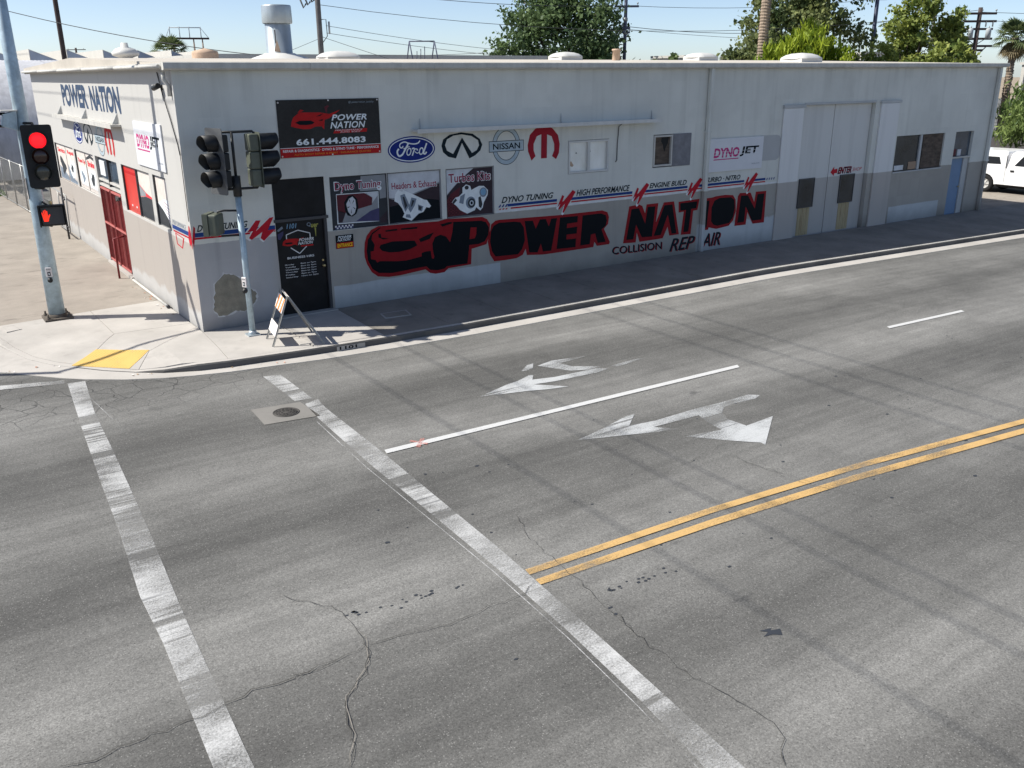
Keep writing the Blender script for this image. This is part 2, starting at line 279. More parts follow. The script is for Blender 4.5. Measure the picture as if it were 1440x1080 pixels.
# ------------------------------------------------------------------ mesh helpers
def tag(o, label=None, cat=None, group=None, kind=None):
    if label: o['label'] = label
    if cat: o['category'] = cat
    if group: o['group'] = group
    if kind: o['kind'] = kind
    return o
def empty(name, loc=(0, 0, 0), rz=0, label=None, cat=None, group=None):
    o = bpy.data.objects.new(name, None); COL.objects.link(o); o.location = loc; o.rotation_euler = (0, 0, rz); o.empty_display_size = .2
    return tag(o, label, cat, group)
class MB:
    def __init__(s): s.v = []; s.f = []; s.m = []; s.names = []; s.smooth = []
    def mi(s, m):
        if m not in s.names: s.names.append(m)
        return s.names.index(m)
    def add(s, vs, fs, m, smooth=False):
        o = len(s.v); k = s.mi(m); s.v += [tuple(v) for v in vs]
        for f in fs: s.f.append([o+i for i in f]); s.m.append(k); s.smooth.append(smooth)
        return s
    def box(s, a, b, m, bev=0):
        x0, y0, z0 = a; x1, y1, z1 = b
        vs = [(x0, y0, z0), (x1, y0, z0), (x1, y1, z0), (x0, y1, z0), (x0, y0, z1), (x1, y0, z1), (x1, y1, z1), (x0, y1, z1)]
        return s.add(vs, [(3, 2, 1, 0), (4, 5, 6, 7), (0, 1, 5, 4), (1, 2, 6, 5), (2, 3, 7, 6), (3, 0, 4, 7)], m)
    def obox(s, c, ux, uy, uz, m):     # oriented box: centre and half-axes
        c, ux, uy, uz = map(Vector, (c, ux, uy, uz))
        vs = [c+ux*i+uy*j+uz*k for k in (-1, 1) for (i, j) in ((-1, -1), (1, -1), (1, 1), (-1, 1))]
        return s.add(vs, [(3, 2, 1, 0), (4, 5, 6, 7), (0, 1, 5, 4), (1, 2, 6, 5), (2, 3, 7, 6), (3, 0, 4, 7)], m)
    def tube(s, pts, r, m, seg=10, caps=True, smooth=True):
        pts = [Vector(p) for p in pts]; rs = r if isinstance(r, (list, tuple)) else [r]*len(pts)
        vs = []; prev = None
        for i, p in enumerate(pts):
            d = ((pts[min(i+1, len(pts)-1)] - pts[max(i-1, 0)])).normalized()
            a = Vector((0, 0, 1)) if abs(d.z) < .95 else Vector((1, 0, 0))
            if prev is not None: a = prev
            u = (a - d*a.dot(d)).normalized(); w = d.cross(u); prev = u
            vs += [p + (u*cos(2*pi*k/seg) + w*sin(2*pi*k/seg))*rs[i] for k in range(seg)]
        fs = [(i*seg+k, i*seg+(k+1) % seg, (i+1)*seg+(k+1) % seg, (i+1)*seg+k) for i in range(len(pts)-1) for k in range(seg)]
        s.add(vs, fs, m, smooth)
        if caps:
            s.add(vs[:seg], [list(range(seg))[::-1]], m); s.add(vs[-seg:], [list(range(seg))], m)
        return s
    def lathe(s, c, prof, m, seg=20, axis='Z', smooth=True):
        c = Vector(c); vs = []
        for r, h in prof:
            for k in range(seg):
                a = 2*pi*k/seg
                q = {'Z': (r*cos(a), r*sin(a), h), 'X': (h, r*cos(a), r*sin(a)), 'Y': (r*sin(a), h, r*cos(a))}[axis]
                vs.append(c + Vector(q))
        fs = [(i*seg+k, i*seg+(k+1) % seg, (i+1)*seg+(k+1) % seg, (i+1)*seg+k) for i in range(len(prof)-1) for k in range(seg)]
        return s.add(vs, fs, m, smooth)
    def prism(s, poly, d, m, holes=()):     # poly: 3D points, d: extrusion vector
        poly = [Vector(p) for p in poly]; d = Vector(d); k = len(poly)
        tri = tessellate_polygon([poly])
        s.add(poly, [t for t in tri], m); s.add([p+d for p in poly], [t[::-1] for t in tri], m)
        s.add(poly + [p+d for p in poly], [(i, (i+1) % k, k+(i+1) % k, k+i) for i in range(k)], m)
        return s
    def poly(s, loops, m):
        loops = [[Vector(p) for p in l] for l in loops]; tri = tessellate_polygon(loops)
        return s.add([p for l in loops for p in l], tri, m)
    def build(s, name, parent=None, loc=None, fix=True):
        me = bpy.data.meshes.new(name); me.from_pydata(s.v, [], s.f)
        for nme in s.names: me.materials.append(M[nme])
        me.polygons.foreach_set('material_index', s.m); me.polygons.foreach_set('use_smooth', s.smooth)
        if fix:
            bm = bmesh.new(); bm.from_mesh(me); bmesh.ops.remove_doubles(bm, verts=bm.verts, dist=1e-5); bmesh.ops.recalc_face_normals(bm, faces=bm.faces); bm.to_mesh(me); bm.free()
        me.update()
        o = bpy.data.objects.new(name, me); COL.objects.link(o)
        if loc is not None: o.location = loc
        if parent is not None: o.parent = parent
        return o
def bevel(o, w=.01, seg=2):
    b = o.modifiers.new('bevel', 'BEVEL'); b.width = w; b.segments = seg; b.limit_method = 'ANGLE'; b.angle_limit = radians(40); return o
def copy_tree(o, parent=None):
    c = o.copy(); COL.objects.link(c)
    if parent is not None: c.parent = parent
    for ch in list(o.children): copy_tree(ch, c)
    return c
def arc(cx, cy, rx, ry, a0=0, a1=360, n=28): return [(cx+rx*cos(radians(a0+(a1-a0)*i/(n if a1-a0 < 360 else n))), cy+ry*sin(radians(a0+(a1-a0)*i/n))) for i in range(n if a1-a0 >= 360 else n+1)]

# text outlines from the built-in font
_tc = {}
def text_geo(txt, shear=0, bold=0, space=1.0):
    key = (txt, shear, bold, space)
    if key not in _tc:
        c = bpy.data.curves.new('t', 'FONT'); c.body = txt; c.shear = shear; c.offset = bold; c.space_character = space; c.resolution_u = 3; c.align_x = 'LEFT'
        o = bpy.data.objects.new('t', c); COL.objects.link(o); dg = bpy.context.evaluated_depsgraph_get(); dg.update()
        me = o.evaluated_get(dg).to_mesh()
        vs = [(v.co.x, v.co.y) for v in me.vertices]; fs = [tuple(p.vertices) for p in me.polygons]
        o.evaluated_get(dg).to_mesh_clear(); bpy.data.objects.remove(o); bpy.data.curves.remove(c)
        _tc[key] = (vs, fs)
    return _tc[key]
class Print(MB):
    """flat print on a plane: origin o, right u, outward n (up is +Z)"""
    def __init__(s, o, u, nrm, base=.003, step=.0014):
        super().__init__(); s.o = Vector(o); s.u = Vector(u); s.n = Vector(nrm); s.b = base; s.st = step; s.w = Vector((0, 0, 1))
    def pt(s, x, z, k): return s.o + s.u*x + s.w*z + s.n*(s.b + s.st*k)
    def P(s, pts, m, k=0, holes=()):
        return s.poly([[s.pt(x, z, k) for x, z in pts]] + [[s.pt(x, z, k) for x, z in h] for h in holes], m)
    def rect(s, x0, x1, z0, z1, m, k=0): return s.P([(x0, z0), (x1, z0), (x1, z1), (x0, z1)], m, k)
    def text(s, txt, x0, x1, z0, z1, m, k=1, shear=0, bold=0, rise=0, space=1.0):
        vs, fs = text_geo(txt, shear, bold, space)
        if not vs: return s
        ax, bx = min(v[0] for v in vs), max(v[0] for v in vs); az, bz = min(v[1] for v in vs), max(v[1] for v in vs)
        q = []
        for x, z in vs:
            t = (x-ax)/(bx-ax); q.append(s.pt(x0+(x1-x0)*t, z0+(z1-z0)*(z-az)/(bz-az)+rise*t, k))
        return s.add(q, fs, m)
    def stroke(s, pts, w, m, k=0):
        q = []                                       # smoothed centre line
        for i in range(len(pts)-1):
            p0, p1, p2, p3 = pts[max(0, i-1)], pts[i], pts[i+1], pts[min(len(pts)-1, i+2)]
            for j in range(4):
                t = j/4; q.append(tuple(.5*(2*p1[c]+(p2[c]-p0[c])*t+(2*p0[c]-5*p1[c]+4*p2[c]-p3[c])*t*t+(3*p1[c]-p0[c]-3*p2[c]+p3[c])*t**3) for c in (0, 1)))
        q.append(tuple(pts[-1])); L = []; Rr = []
        for i, (x, z) in enumerate(q):
            x0, z0 = q[max(0, i-1)]; x1, z1 = q[min(len(q)-1, i+1)]; dx, dz = x1-x0, z1-z0; l = math.hypot(dx, dz) or 1
            L.append(s.pt(x-dz/l*w/2, z+dx/l*w/2, k)); Rr.append(s.pt(x+dz/l*w/2, z-dx/l*w/2, k))
        n = len(q); return s.add(L+Rr, [(i, n+i, n+i+1, i+1) for i in range(n-1)], m)
    def ring(s, cx, cz, rx, rz, wd, m, k=0, n=36):
        return s.P(arc(cx, cz, rx, rz, n=n), m, k, [arc(cx, cz, rx-wd, rz-wd, n=n)])
    def done(s, name, parent):
        o = s.build(name, parent, fix=False)
        if len(s.f) > 40 or name == 'poster_print': o['kind'] = 'stuff'      # flat print of many small strokes
        return o
def front(base=.003): return Print((0, 0, 0), (1, 0, 0), (0, -1, 0), base)
def side(base=.003): return Print((0, 0, 0), (0, -1, 0), (-1, 0, 0), base)   # x runs along -Y
def neg(pts): return [(-a, b) for a, b in pts]

T = {'car_red': [(3.934,1.341),(3.957,1.527),(4.019,1.689),(4.14,1.817),(4.331,1.886),(5.972,1.848),(6.177,1.883),(6.776,1.854),(7.273,1.838),(7.416,1.765),(7.504,1.635),(7.482,1.377),(7.385,1.126),(6.932,1.054),(6.903,0.657),(6.224,0.638),(6.105,0.552),(5.852,0.544),(5.694,0.584),(5.563,0.691),(4.852,0.632),(4.55,0.632),(4.255,0.68),(4.095,0.807),(3.984,1.012),(3.934,1.189)],
'car_black': [(4.37,1.85),(4.167,1.749),(4.043,1.592),(3.995,1.334),(4.011,1.104),(4.121,0.88),(4.281,0.764),(4.641,0.718),(5.589,0.767),(5.697,0.664),(5.901,0.628),(6.108,0.643),(6.18,0.695),(6.791,0.691),(6.863,1.159),(7.15,1.158),(7.332,1.209),(7.445,1.366),(7.466,1.547),(7.378,1.692),(7.235,1.745),(6.401,1.794)],
'car_body': [(4.401,1.853),(6.038,1.804),(6.403,1.789),(6.372,1.565),(6.293,1.295),(6.184,1.446),(6.027,1.511),(5.867,1.469),(5.781,1.31),(5.795,1.111),(5.824,0.988),(5.81,0.93),(5.755,0.947),(5.729,1.138),(5.606,1.142),(5.471,1.118),(5.466,1.03),(5.045,0.981),(4.785,0.993),(4.32,1.048),(4.255,1.022),(4.207,1.091),(4.095,1.123),(4.096,1.304),(4.18,1.313),(4.21,1.461),(4.136,1.592),(4.175,1.71),(4.368,1.822)],
'car_marks': [[(4.33,1.372),(4.365,1.435),(4.685,1.486),(5.287,1.442),(5.358,1.317),(5.146,1.243),(4.84,1.21),(4.585,1.229),(4.398,1.288)],[(4.511,1.77),(4.829,1.777),(4.827,1.735),(4.52,1.732)],[(4.936,1.776),(5.391,1.77),(5.367,1.724),(4.934,1.738)],[(5.409,1.468),(5.668,1.548),(5.838,1.589),(5.708,1.436),(5.45,1.385)],[(4.319,1.695),(4.382,1.708),(4.397,1.612),(4.604,1.562),(4.436,1.56),(4.324,1.619)],[(6.025,1.766),(6.288,1.8),(6.379,1.782),(6.355,1.755),(6.079,1.702)]],
'p_hole': [(6.91,1.602),(7.088,1.59),(7.077,1.419),(7.028,1.318),(6.867,1.31)],
'power_red': [(7.423,1.184),(7.463,1.379),(7.509,1.482),(7.533,1.617),(7.67,1.704),(7.781,1.715),(9.749,1.66),(11.251,1.657),(11.448,1.59),(11.51,1.452),(11.483,1.254),(11.334,1.135),(11.568,0.74),(11.549,0.675),(11.089,0.674),(10.999,0.801),(10.96,0.655),(9.579,0.644),(9.197,0.645),(8.664,0.694),(8.625,0.865),(8.528,0.716),(8.335,0.649),(7.954,0.64),(7.617,0.649),(7.49,0.836)],
'power_black': [[(7.496,1.176),(7.527,1.449),(7.613,1.579),(7.78,1.639),(8.265,1.624),(8.455,1.591),(8.569,1.439),(8.599,1.09),(8.509,0.878),(8.374,0.75),(8.031,0.758),(7.656,0.77),(7.547,0.923)],[(8.589,1.609),(8.859,1.593),(8.957,1.37),(9.093,1.603),(9.29,1.597),(9.391,1.391),(9.469,1.59),(9.669,1.588),(9.477,0.721),(9.196,0.73),(9.127,0.953),(9.017,0.724),(8.742,0.756)],[(9.77,1.594),(10.385,1.58),(10.377,1.409),(10.017,1.401),(10.007,1.282),(10.371,1.289),(10.354,1.101),(10.002,1.104),(9.996,0.974),(10.336,0.965),(10.321,0.725),(9.66,0.743)],[(10.552,1.578),(11.211,1.578),(11.386,1.513),(11.435,1.359),(11.397,1.213),(11.248,1.127),(11.413,0.757),(11.117,0.755),(11.013,1.034),(10.864,1.016),(10.828,0.753),(10.488,0.75)]],
'nation_red': [[(12.068,0.64),(12.256,1.68),(12.624,1.707),(12.759,1.654),(12.882,1.431),(12.925,1.682),(13.39,1.683),(13.326,1.126),(13.608,1.682),(14.022,1.681),(14.294,0.676),(13.899,0.675),(13.806,0.946),(13.633,0.624),(12.705,0.615),(12.588,0.899),(12.559,0.614)],[(14.21,1.649),(15.088,1.673),(15.02,1.344),(14.843,1.332),(14.79,0.635),(14.372,0.65),(14.446,1.343),(14.235,1.328)],[(15.19,0.689),(15.308,1.662),(15.627,1.664),(15.798,1.692),(16.198,1.702),(16.558,1.667),(16.687,1.517),(16.737,1.16),(16.643,0.884),(16.454,0.723),(15.898,0.678),(15.564,0.757),(15.536,0.689)],[(16.716,0.691),(16.78,1.615),(16.862,1.707),(17.362,1.683),(17.559,1.375),(17.6,1.693),(18.096,1.685),(18.108,0.674),(17.564,0.681),(17.276,1.077),(17.243,0.683)]],
'nation_black': [[(12.185,0.727),(12.347,1.592),(12.63,1.6),(12.899,1.133),(12.974,1.603),(13.274,1.601),(13.193,0.721),(12.787,0.74),(12.545,1.134),(12.457,0.715)],[(13.26,0.731),(13.637,1.597),(13.958,1.596),(14.187,0.721),(13.989,0.724),(13.794,1.31),(13.543,0.735)],[(14.284,1.603),(14.998,1.602),(14.967,1.4),(14.751,1.395),(14.687,0.722),(14.472,0.716),(14.537,1.386),(14.301,1.379)],[(15.242,0.771),(15.363,1.589),(15.521,1.583),(15.464,0.767)],[(15.646,0.941),(15.631,1.36),(15.736,1.559),(15.954,1.628),(16.461,1.612),(16.625,1.522),(16.678,1.271),(16.631,0.991),(16.47,0.811),(15.939,0.773),(15.757,0.826)],[(16.837,0.776),(16.924,1.621),(17.24,1.607),(17.613,1.155),(17.691,1.608),(18.014,1.608),(17.974,0.778),(17.524,0.783),(17.175,1.264),(17.152,0.782)]],
'infinity': [[(6.533,3.33),(6.316,3.382),(6.175,3.496),(6.134,3.648),(6.187,3.796),(6.37,3.899),(6.699,3.941),(7.031,3.897),(7.234,3.766),(7.307,3.624),(7.247,3.487),(7.093,3.377),(6.922,3.309),(6.717,3.691)],[(6.456,3.441),(6.285,3.529),(6.235,3.659),(6.294,3.792),(6.478,3.874),(6.716,3.894),(6.992,3.844),(7.184,3.737),(7.212,3.613),(7.141,3.499),(7.0,3.438),(6.721,3.818)]],
'omega': [(8.814,3.15),(8.708,3.382),(8.692,3.543),(8.761,3.796),(8.944,3.948),(9.211,4.008),(9.482,3.944),(9.673,3.758),(9.732,3.527),(9.709,3.298),(9.617,3.144),(9.481,3.227),(9.551,3.372),(9.549,3.535),(9.463,3.734),(9.316,3.789),(9.312,3.187),(9.12,3.188),(9.129,3.797),(8.986,3.754),(8.883,3.566),(8.884,3.405),(8.946,3.256)],
'bcar': [(2.379,4.233),(2.407,4.344),(2.449,4.422),(2.597,4.521),(3.074,4.508),(3.288,4.47),(3.55,4.552),(3.28,4.38),(3.169,4.351),(3.143,4.14),(3.086,4.216),(2.942,4.213),(2.83,4.168),(2.653,4.167),(2.515,4.196)],
'bcar_marks': [[(2.482,4.309),(2.581,4.346),(2.846,4.345),(2.931,4.302),(2.874,4.264),(2.731,4.252),(2.574,4.261)],[(3.015,4.34),(3.134,4.369),(3.113,4.329)],[(2.96,4.426),(3.144,4.485),(3.068,4.432)]],
'mark': [(9.666,1.872),(9.7,1.939),(9.837,2.19),(9.901,2.157),(9.84,2.01),(9.893,2.034),(10.19,2.301),(10.292,2.238),(10.019,1.884),(9.95,1.792),(9.88,1.701),(9.844,1.732),(9.929,1.947),(9.737,1.811),(9.702,1.828),(9.777,1.96)],
'mark_drip': [[(9.631,1.848),(9.7,1.966),(9.763,1.947),(9.684,1.801)],[(9.802,1.685),(9.877,1.868),(9.965,1.916),(9.898,1.685),(9.845,1.648)]],
'bigmark': [(1.184,2.054),(1.4,2.296),(1.506,2.286),(1.383,2.065),(1.711,2.325),(1.805,2.336),(1.644,2.058),(1.827,2.068),(1.54,1.833),(1.466,1.9),(1.52,2.031),(1.265,1.882),(1.21,1.927),(1.313,2.072)],
'patch': [(0.301,0.623),(0.366,1.01),(0.583,1.217),(0.734,1.178),(0.902,1.097),(1.058,0.876),(1.244,0.729),(1.243,0.566),(1.13,0.42),(0.938,0.326),(0.802,0.367),(0.556,0.295),(0.379,0.291),(0.297,0.424)],
'manifold': [(4.842,2.579),(4.927,2.683),(5.035,2.634),(5.069,2.673),(5.352,2.539),(5.623,2.404),(5.705,2.384),(5.814,2.231),(5.763,2.192),(5.681,2.214),(5.593,2.106),(5.46,2.075),(5.256,1.922),(5.019,2.029),(5.072,2.11),(5.014,2.242),(4.91,2.378),(4.818,2.427)],
'turbo': [(6.407,2.269),(6.514,2.377),(6.618,2.397),(6.724,2.477),(6.728,2.608),(6.834,2.678),(6.955,2.635),(6.987,2.53),(7.076,2.567),(7.219,2.616),(7.361,2.606),(7.484,2.493),(7.471,2.375),(7.352,2.191),(7.314,2.06),(7.241,1.997),(7.118,2.091),(7.081,2.02),(6.849,1.951),(6.642,2.058),(6.542,2.17)],
'p1_photo': [(3.34,2.703),(4.412,2.692),(4.393,1.994),(3.325,2.021)],
'p1_car': [(3.35,2.686),(4.045,2.681),(4.25,2.556),(4.224,2.393),(3.87,2.327),(3.506,2.263),(3.349,2.331)],
'p1_tyre': [(3.524,2.506),(3.638,2.645),(3.758,2.654),(3.856,2.56),(3.878,2.367),(3.817,2.222),(3.707,2.163),(3.591,2.201),(3.534,2.315)],
'p1_rim': [(3.574,2.461),(3.648,2.577),(3.741,2.623),(3.809,2.537),(3.819,2.372),(3.773,2.239),(3.685,2.187),(3.611,2.281)],
'p1_mat': [(3.789,2.045),(4.184,2.258),(4.407,2.308),(4.394,2.0)],
'enter_arrow': [(21.471,2.035),(21.648,2.225),(21.666,2.123),(21.837,2.142),(21.845,1.993),(21.691,1.991),(21.668,1.904)],
'pad': [(-2.168,0.16),(-1.304,-0.667),(-1.862,-1.381),(-2.749,-0.486)],
'cracks': [[(-1.928,-12.141),(-1.538,-12.208),(-1.285,-12.28),(-0.938,-12.306),(-0.46,-12.3),(-0.09,-12.292),(0.146,-12.177)],[(-2.287,-10.81),(-2.183,-10.985),(-2.016,-11.209),(-1.896,-11.465),(-1.903,-11.793),(-1.928,-12.141),(-2.068,-12.433),(-2.261,-12.619),(-2.474,-12.835),(-2.542,-13.09),(-2.609,-13.272),(-2.783,-13.58)],[(-1.928,-12.141),(-2.084,-12.181),(-2.498,-12.225),(-2.818,-12.207)],[(-2.231,-12.196),(-2.571,-12.182),(-2.873,-12.228),(-3.128,-12.174),(-3.453,-12.226),(-3.626,-12.239),(-3.83,-12.227),(-4.033,-12.231),(-4.236,-12.265),(-4.427,-12.269),(-4.747,-12.204)],[(0.898,-10.723),(0.709,-11.16),(0.622,-11.7),(0.619,-12.048),(0.564,-12.534),(0.447,-12.937),(0.44,-13.272),(0.394,-13.614)],[(0.491,-13.175),(0.4,-13.551),(0.37,-13.882),(0.414,-14.081),(0.385,-14.383),(0.467,-14.744),(0.502,-15.056),(0.51,-15.244),(0.429,-15.407),(0.178,-15.643)],[(4.611,-10.99),(4.605,-11.496),(4.672,-11.964),(4.708,-12.334),(4.923,-12.741),(5.037,-13.11),(5.212,-13.591),(5.258,-13.965),(5.408,-14.923)],[(4.57,-10.981),(4.575,-11.339),(4.7,-11.823),(4.798,-12.3)],[(1.784,-6.74),(2.341,-6.693),(2.917,-6.655)],[(4.915,-10.665),(4.042,-10.785),(3.647,-10.853)]],
'shadow_outline': [(1.487,-14.239),(1.624,-14.274),(1.587,-14.298),(1.694,-14.335),(1.625,-14.422),(1.551,-14.358),(1.445,-14.332),(1.544,-14.304)],
'cover1': [(3.768,-1.0),(4.433,-1.034),(4.322,-1.512),(3.685,-1.438)],
'ford': [[(5.087,3.697),(5.08,3.666),(5.038,3.654),(5.006,3.683),(5.008,3.728),(5.054,3.766),(5.139,3.785),(5.221,3.758),(5.325,3.734),(5.431,3.731),(5.507,3.754),(5.546,3.8)],[(5.237,3.758),(5.197,3.687),(5.14,3.609),(5.083,3.521),(5.028,3.479),(4.975,3.471),(4.939,3.52),(4.935,3.583),(4.976,3.635)],[(5.099,3.629),(5.174,3.652),(5.264,3.675)],[(5.289,3.543),(5.275,3.515),(5.256,3.493),(5.234,3.481),(5.213,3.48),(5.197,3.491),(5.187,3.512),(5.185,3.54),(5.192,3.57),(5.206,3.598),(5.225,3.62),(5.247,3.632),(5.267,3.633),(5.284,3.622),(5.294,3.601),(5.295,3.573),(5.289,3.543)],[(5.325,3.616),(5.361,3.632),(5.392,3.614),(5.364,3.552),(5.324,3.461)],[(5.373,3.579),(5.415,3.613),(5.466,3.602),(5.462,3.573)],[(5.396,3.555),(5.453,3.515),(5.507,3.526)],[(5.62,3.544),(5.609,3.517),(5.592,3.496),(5.572,3.484),(5.552,3.483),(5.535,3.492),(5.524,3.511),(5.52,3.537),(5.525,3.566),(5.536,3.593),(5.553,3.614),(5.573,3.626),(5.593,3.628),(5.61,3.618),(5.621,3.599),(5.625,3.573),(5.62,3.544)],[(5.726,3.731),(5.684,3.637),(5.636,3.529),(5.645,3.492),(5.683,3.494),(5.714,3.534)]],
'ford_w': [(0.027559999999999998,0.0),(0.040279999999999996,0.0),(0.01908,0.0),(0.025439999999999997,0.0),(0.0318,0.0),(0.025439999999999997,0.0),(0.01908,0.0),(0.027559999999999998,0.0),(0.036039999999999996,0.0)]}

# ------------------------------------------------------------------ ground shape
def gz(x): t = max(0.0, min(x, 33)-14.5); return -.02*t*t/(t+1.2)
def lerp(a, b, t): return a+(b-a)*t
def sm(t): t = max(0, min(1, t)); return t*t*(3-2*t)
KERB = [(-5.4, 9.0), (-5.1, 6.0), (-4.5, 3.9), (-3.95, 2.6), (-3.68, 1.55), (-3.42, .55), (-3.08, -.14), (-2.70, -.66), (-2.30, -1.18), (-1.82, -1.65), (-1.36, -2.02), (-.80, -2.27), (-.2, -2.40), (.62, -2.50), (1.5, -2.60), (3.0, -2.72), (5, -2.80), (9, -2.83), (15, -2.86), (22, -2.90), (31, -2.95), (45, -3.0), (120, -3.0)]
GUT = [(-6.9, 8.0), (-6.5, 5.0), (-5.6, 2.6), (-4.75, .9), (-4.2, .2), (-3.82, -.2), (-3.4, -.72), (-3.02, -1.16), (-2.66, -1.50), (-2.05, -1.95), (-1.45, -2.28), (-.92, -2.48), (-.26, -2.66), (.60, -2.80), (1.45, -2.95), (2.98, -3.10), (5, -3.20), (9, -3.24), (15, -3.28), (22, -3.34), (31, -3.42), (45, -3.5), (120, -3.5)]
def rampf(x, y):   # 1 where the kerb is dropped
    return sm((-0.9-x)/.9)*sm((2.7-y)/1.3)
def kz(x, y): return gz(x) - .125*rampf(x, y)
def kerb_y(x):
    for (a, b), (c, d) in zip(KERB[9:], KERB[10:]):
        if a <= x <= c: return lerp(b, d, (x-a)/(c-a))
    return -2.9
def kdist(x, y):
    best = 9
    for (a, b), (c, d) in zip(KERB, KERB[1:]):
        vx, vy = c-a, d-b; t = max(0, min(1, ((x-a)*vx+(y-b)*vy)/(vx*vx+vy*vy))); best = min(best, math.hypot(x-a-vx*t, y-b-vy*t))
    return best
def sz(x, y):      # pavement surface
    if x > .8: 
        k = kerb_y(x); t = max(0, min(1, (y-k)/(-k))); wb = .06*sm((x-.8)/1.5)*(1 if x < 15 else max(-.6, 1-(x-15)/10)); return lerp(gz(x), wb, t)
    return -.125*rampf(x, y)*sm(1-kdist(x, y)/1.7)
def rz(x): return -.15+gz(x)

b = MB(); b.box((-900, -900, -3), (900, 900, -.62), 'dirt'); tag(b.build('ground'), kind='structure')
# road sheet follows the fall of the street
b = MB(); xs = [-80, -30, -8, 0, 8, 15] + [15+i*.5 for i in range(1, 33)] + [60, 200]; 
vs = [(x, y, rz(x)) for x in xs for y in (-60, 90)]
b.add(vs, [(2*i, 2*i+2, 2*i+3, 2*i+1) for i in range(len(xs)-1)], 'asphalt')
road = tag(b.build('road'), kind='structure')
LIFT = .004
def sheet(name, polys, m, k=1, parent=road, kind=None):
    b = MB()
    for p in polys: b.poly([[(x, y, rz(x)+LIFT*k) for x, y in p]], m)
    o = b.build(name, parent)
    for f in o.data.polygons:
        if f.normal.z < 0: f.flip()
    if kind: o['kind'] = kind
    return o
def strip(L, R): return L + R[::-1]
sheet('crosswalk_line', [strip([(-3.00, -1.55), (-3.20, -4.16), (-3.37, -6.64), (-3.46, -8.16), (-3.60, -9.9), (-3.61, -10.93), (-3.71, -12.93), (-3.8, -15), (-3.9, -18)], [(-2.70, -1.60), (-2.88, -3.47), (-2.96, -5.12), (-3.07, -7.13), (-3.16, -8.59), (-3.27, -10.14), (-3.31, -10.76), (-3.42, -12.9), (-3.5, -15), (-3.6, -18)])], 'paint_white', 2)
sheet('crosswalk_line', [strip([(.14, -3.31), (.13, -4.95)], [(.45, -3.42), (.44, -5.0)]), strip([(.22, -5.2), (.14, -5.98), (.03, -8.2), (0, -9.91), (-.05, -11.68), (-.13, -13.14), (-.24, -14.33), (-.37, -15.26), (-.5, -17)], [(.50, -5.1), (.44, -5.6), (.38, -7.9), (.29, -9.89), (.23, -11.27), (.12, -12.84), (.02, -14.07), (-.10, -15.44), (-.2, -17)])], 'paint_white', 2)
sheet('crosswalk_line', [[(-8, .42), (-4.05, -.96), (-3.02, -1.32), (-3.04, -1.52), (-4.09, -1.22), (-8, .12)]], 'paint_white', 2)
sheet('old_paint_edge', [[(.06, -6.1), (-.06, -8.2), (-.09, -9.9), (-.12, -11.7), (-.20, -13.2), (-.31, -14.35), (-.43, -15.3), (-.42, -15.3), (-.30, -14.33), (-.19, -13.2), (-.11, -11.7), (-.08, -9.9), (-.05, -8.2), (.07, -6.1)], [(-2.84, -2.2), (-2.70, -4.0), (-2.69, -4.0), (-2.83, -2.2)]], 'paint_ghost', 1)
sheet('lane_dash', [[(.44, -7.82), (.41, -7.96), (7.92, -8.20), (8.0, -8.07)]], 'paint_white_new', 3)
sheet('lane_dash', [[(12.83, -8.12), (12.74, -8.24), (15.53, -8.38), (15.6, -8.26)]], 'paint_white_new', 3)
sheet('lane_dash', [[(20.3, -8.45), (20.3, -8.57), (23.3, -8.65), (23.3, -8.53)]], 'paint_white_new', 3)
sheet('centre_line', [strip([(.20, -11.89), (3.11, -12.03), (5.8, -12.27), (9.53, -12.76), (15, -13.4), (30, -15)], [(.18, -12.01), (3.0, -12.15), (5.65, -12.39), (9.4, -12.88), (15, -13.53), (30, -15.15)])], 'paint_yellow', 3)
sheet('centre_line', [strip([(.17, -12.13), (2.85, -12.27), (5.5, -12.50), (9.2, -12.98), (15, -13.64), (30, -15.26)], [(.16, -12.25), (2.75, -12.40), (5.35, -12.63), (9.0, -13.10), (15, -13.77), (30, -15.41)])], 'paint_yellow', 3)
A1 = [(2.92, -6.66), (3.67, -6.4), (3.93, -6.36), (4.32, -6.2), (4.38, -6.25), (4.21, -6.45), (4.64, -6.57), (5.65, -6.62), (5.8, -6.77), (5.47, -6.83), (4.5, -6.77), (4.07, -6.68), (4.28, -6.89), (4.54, -7.15), (4.16, -7.06), (3.74, -6.9), (3.34, -6.79)]
A1b = [(4.78, -5.83), (5.22, -5.72), (5.97, -5.89), (5.66, -5.94), (5.24, -5.95), (5.31, -6.25), (5.76, -6.57), (5.45, -6.60), (5.13, -6.45), (4.93, -6.11), (4.82, -5.9)]
A1c = [(4.33, -5.92), (4.63, -5.68), (4.81, -5.65), (4.63, -5.89), (4.4, -5.96)]
A1d = [(5.95, -6.66), (6.7, -6.62), (6.8, -6.68), (6.05, -6.78)]
A2 = [(3.06, -9.22), (3.44, -9.15), (4.01, -9.0), (4.37, -8.89), (4.58, -8.89), (4.38, -9.05), (4.15, -9.24), (4.66, -9.32), (5.6, -9.31), (6.15, -9.35), (6.86, -9.35), (7.01, -9.49), (6.82, -9.56), (6.3, -9.52), (6.04, -9.54), (5.82, -9.7), (5.67, -9.97), (5.7, -10.34), (6.39, -10.3), (5.32, -11.05), (5.35, -10.95), (5.05, -10.65), (4.57, -10.09), (5.17, -10.21), (5.24, -10.23), (5.3, -9.85), (5.41, -9.56), (4.43, -9.51), (4.72, -9.82), (4.32, -9.69), (3.64, -9.43)]
sheet('turn_arrow', [A1, A1b, A1c, A1d], 'paint_arrow', 2); sheet('turn_arrow', [A2], 'paint_arrow', 2)
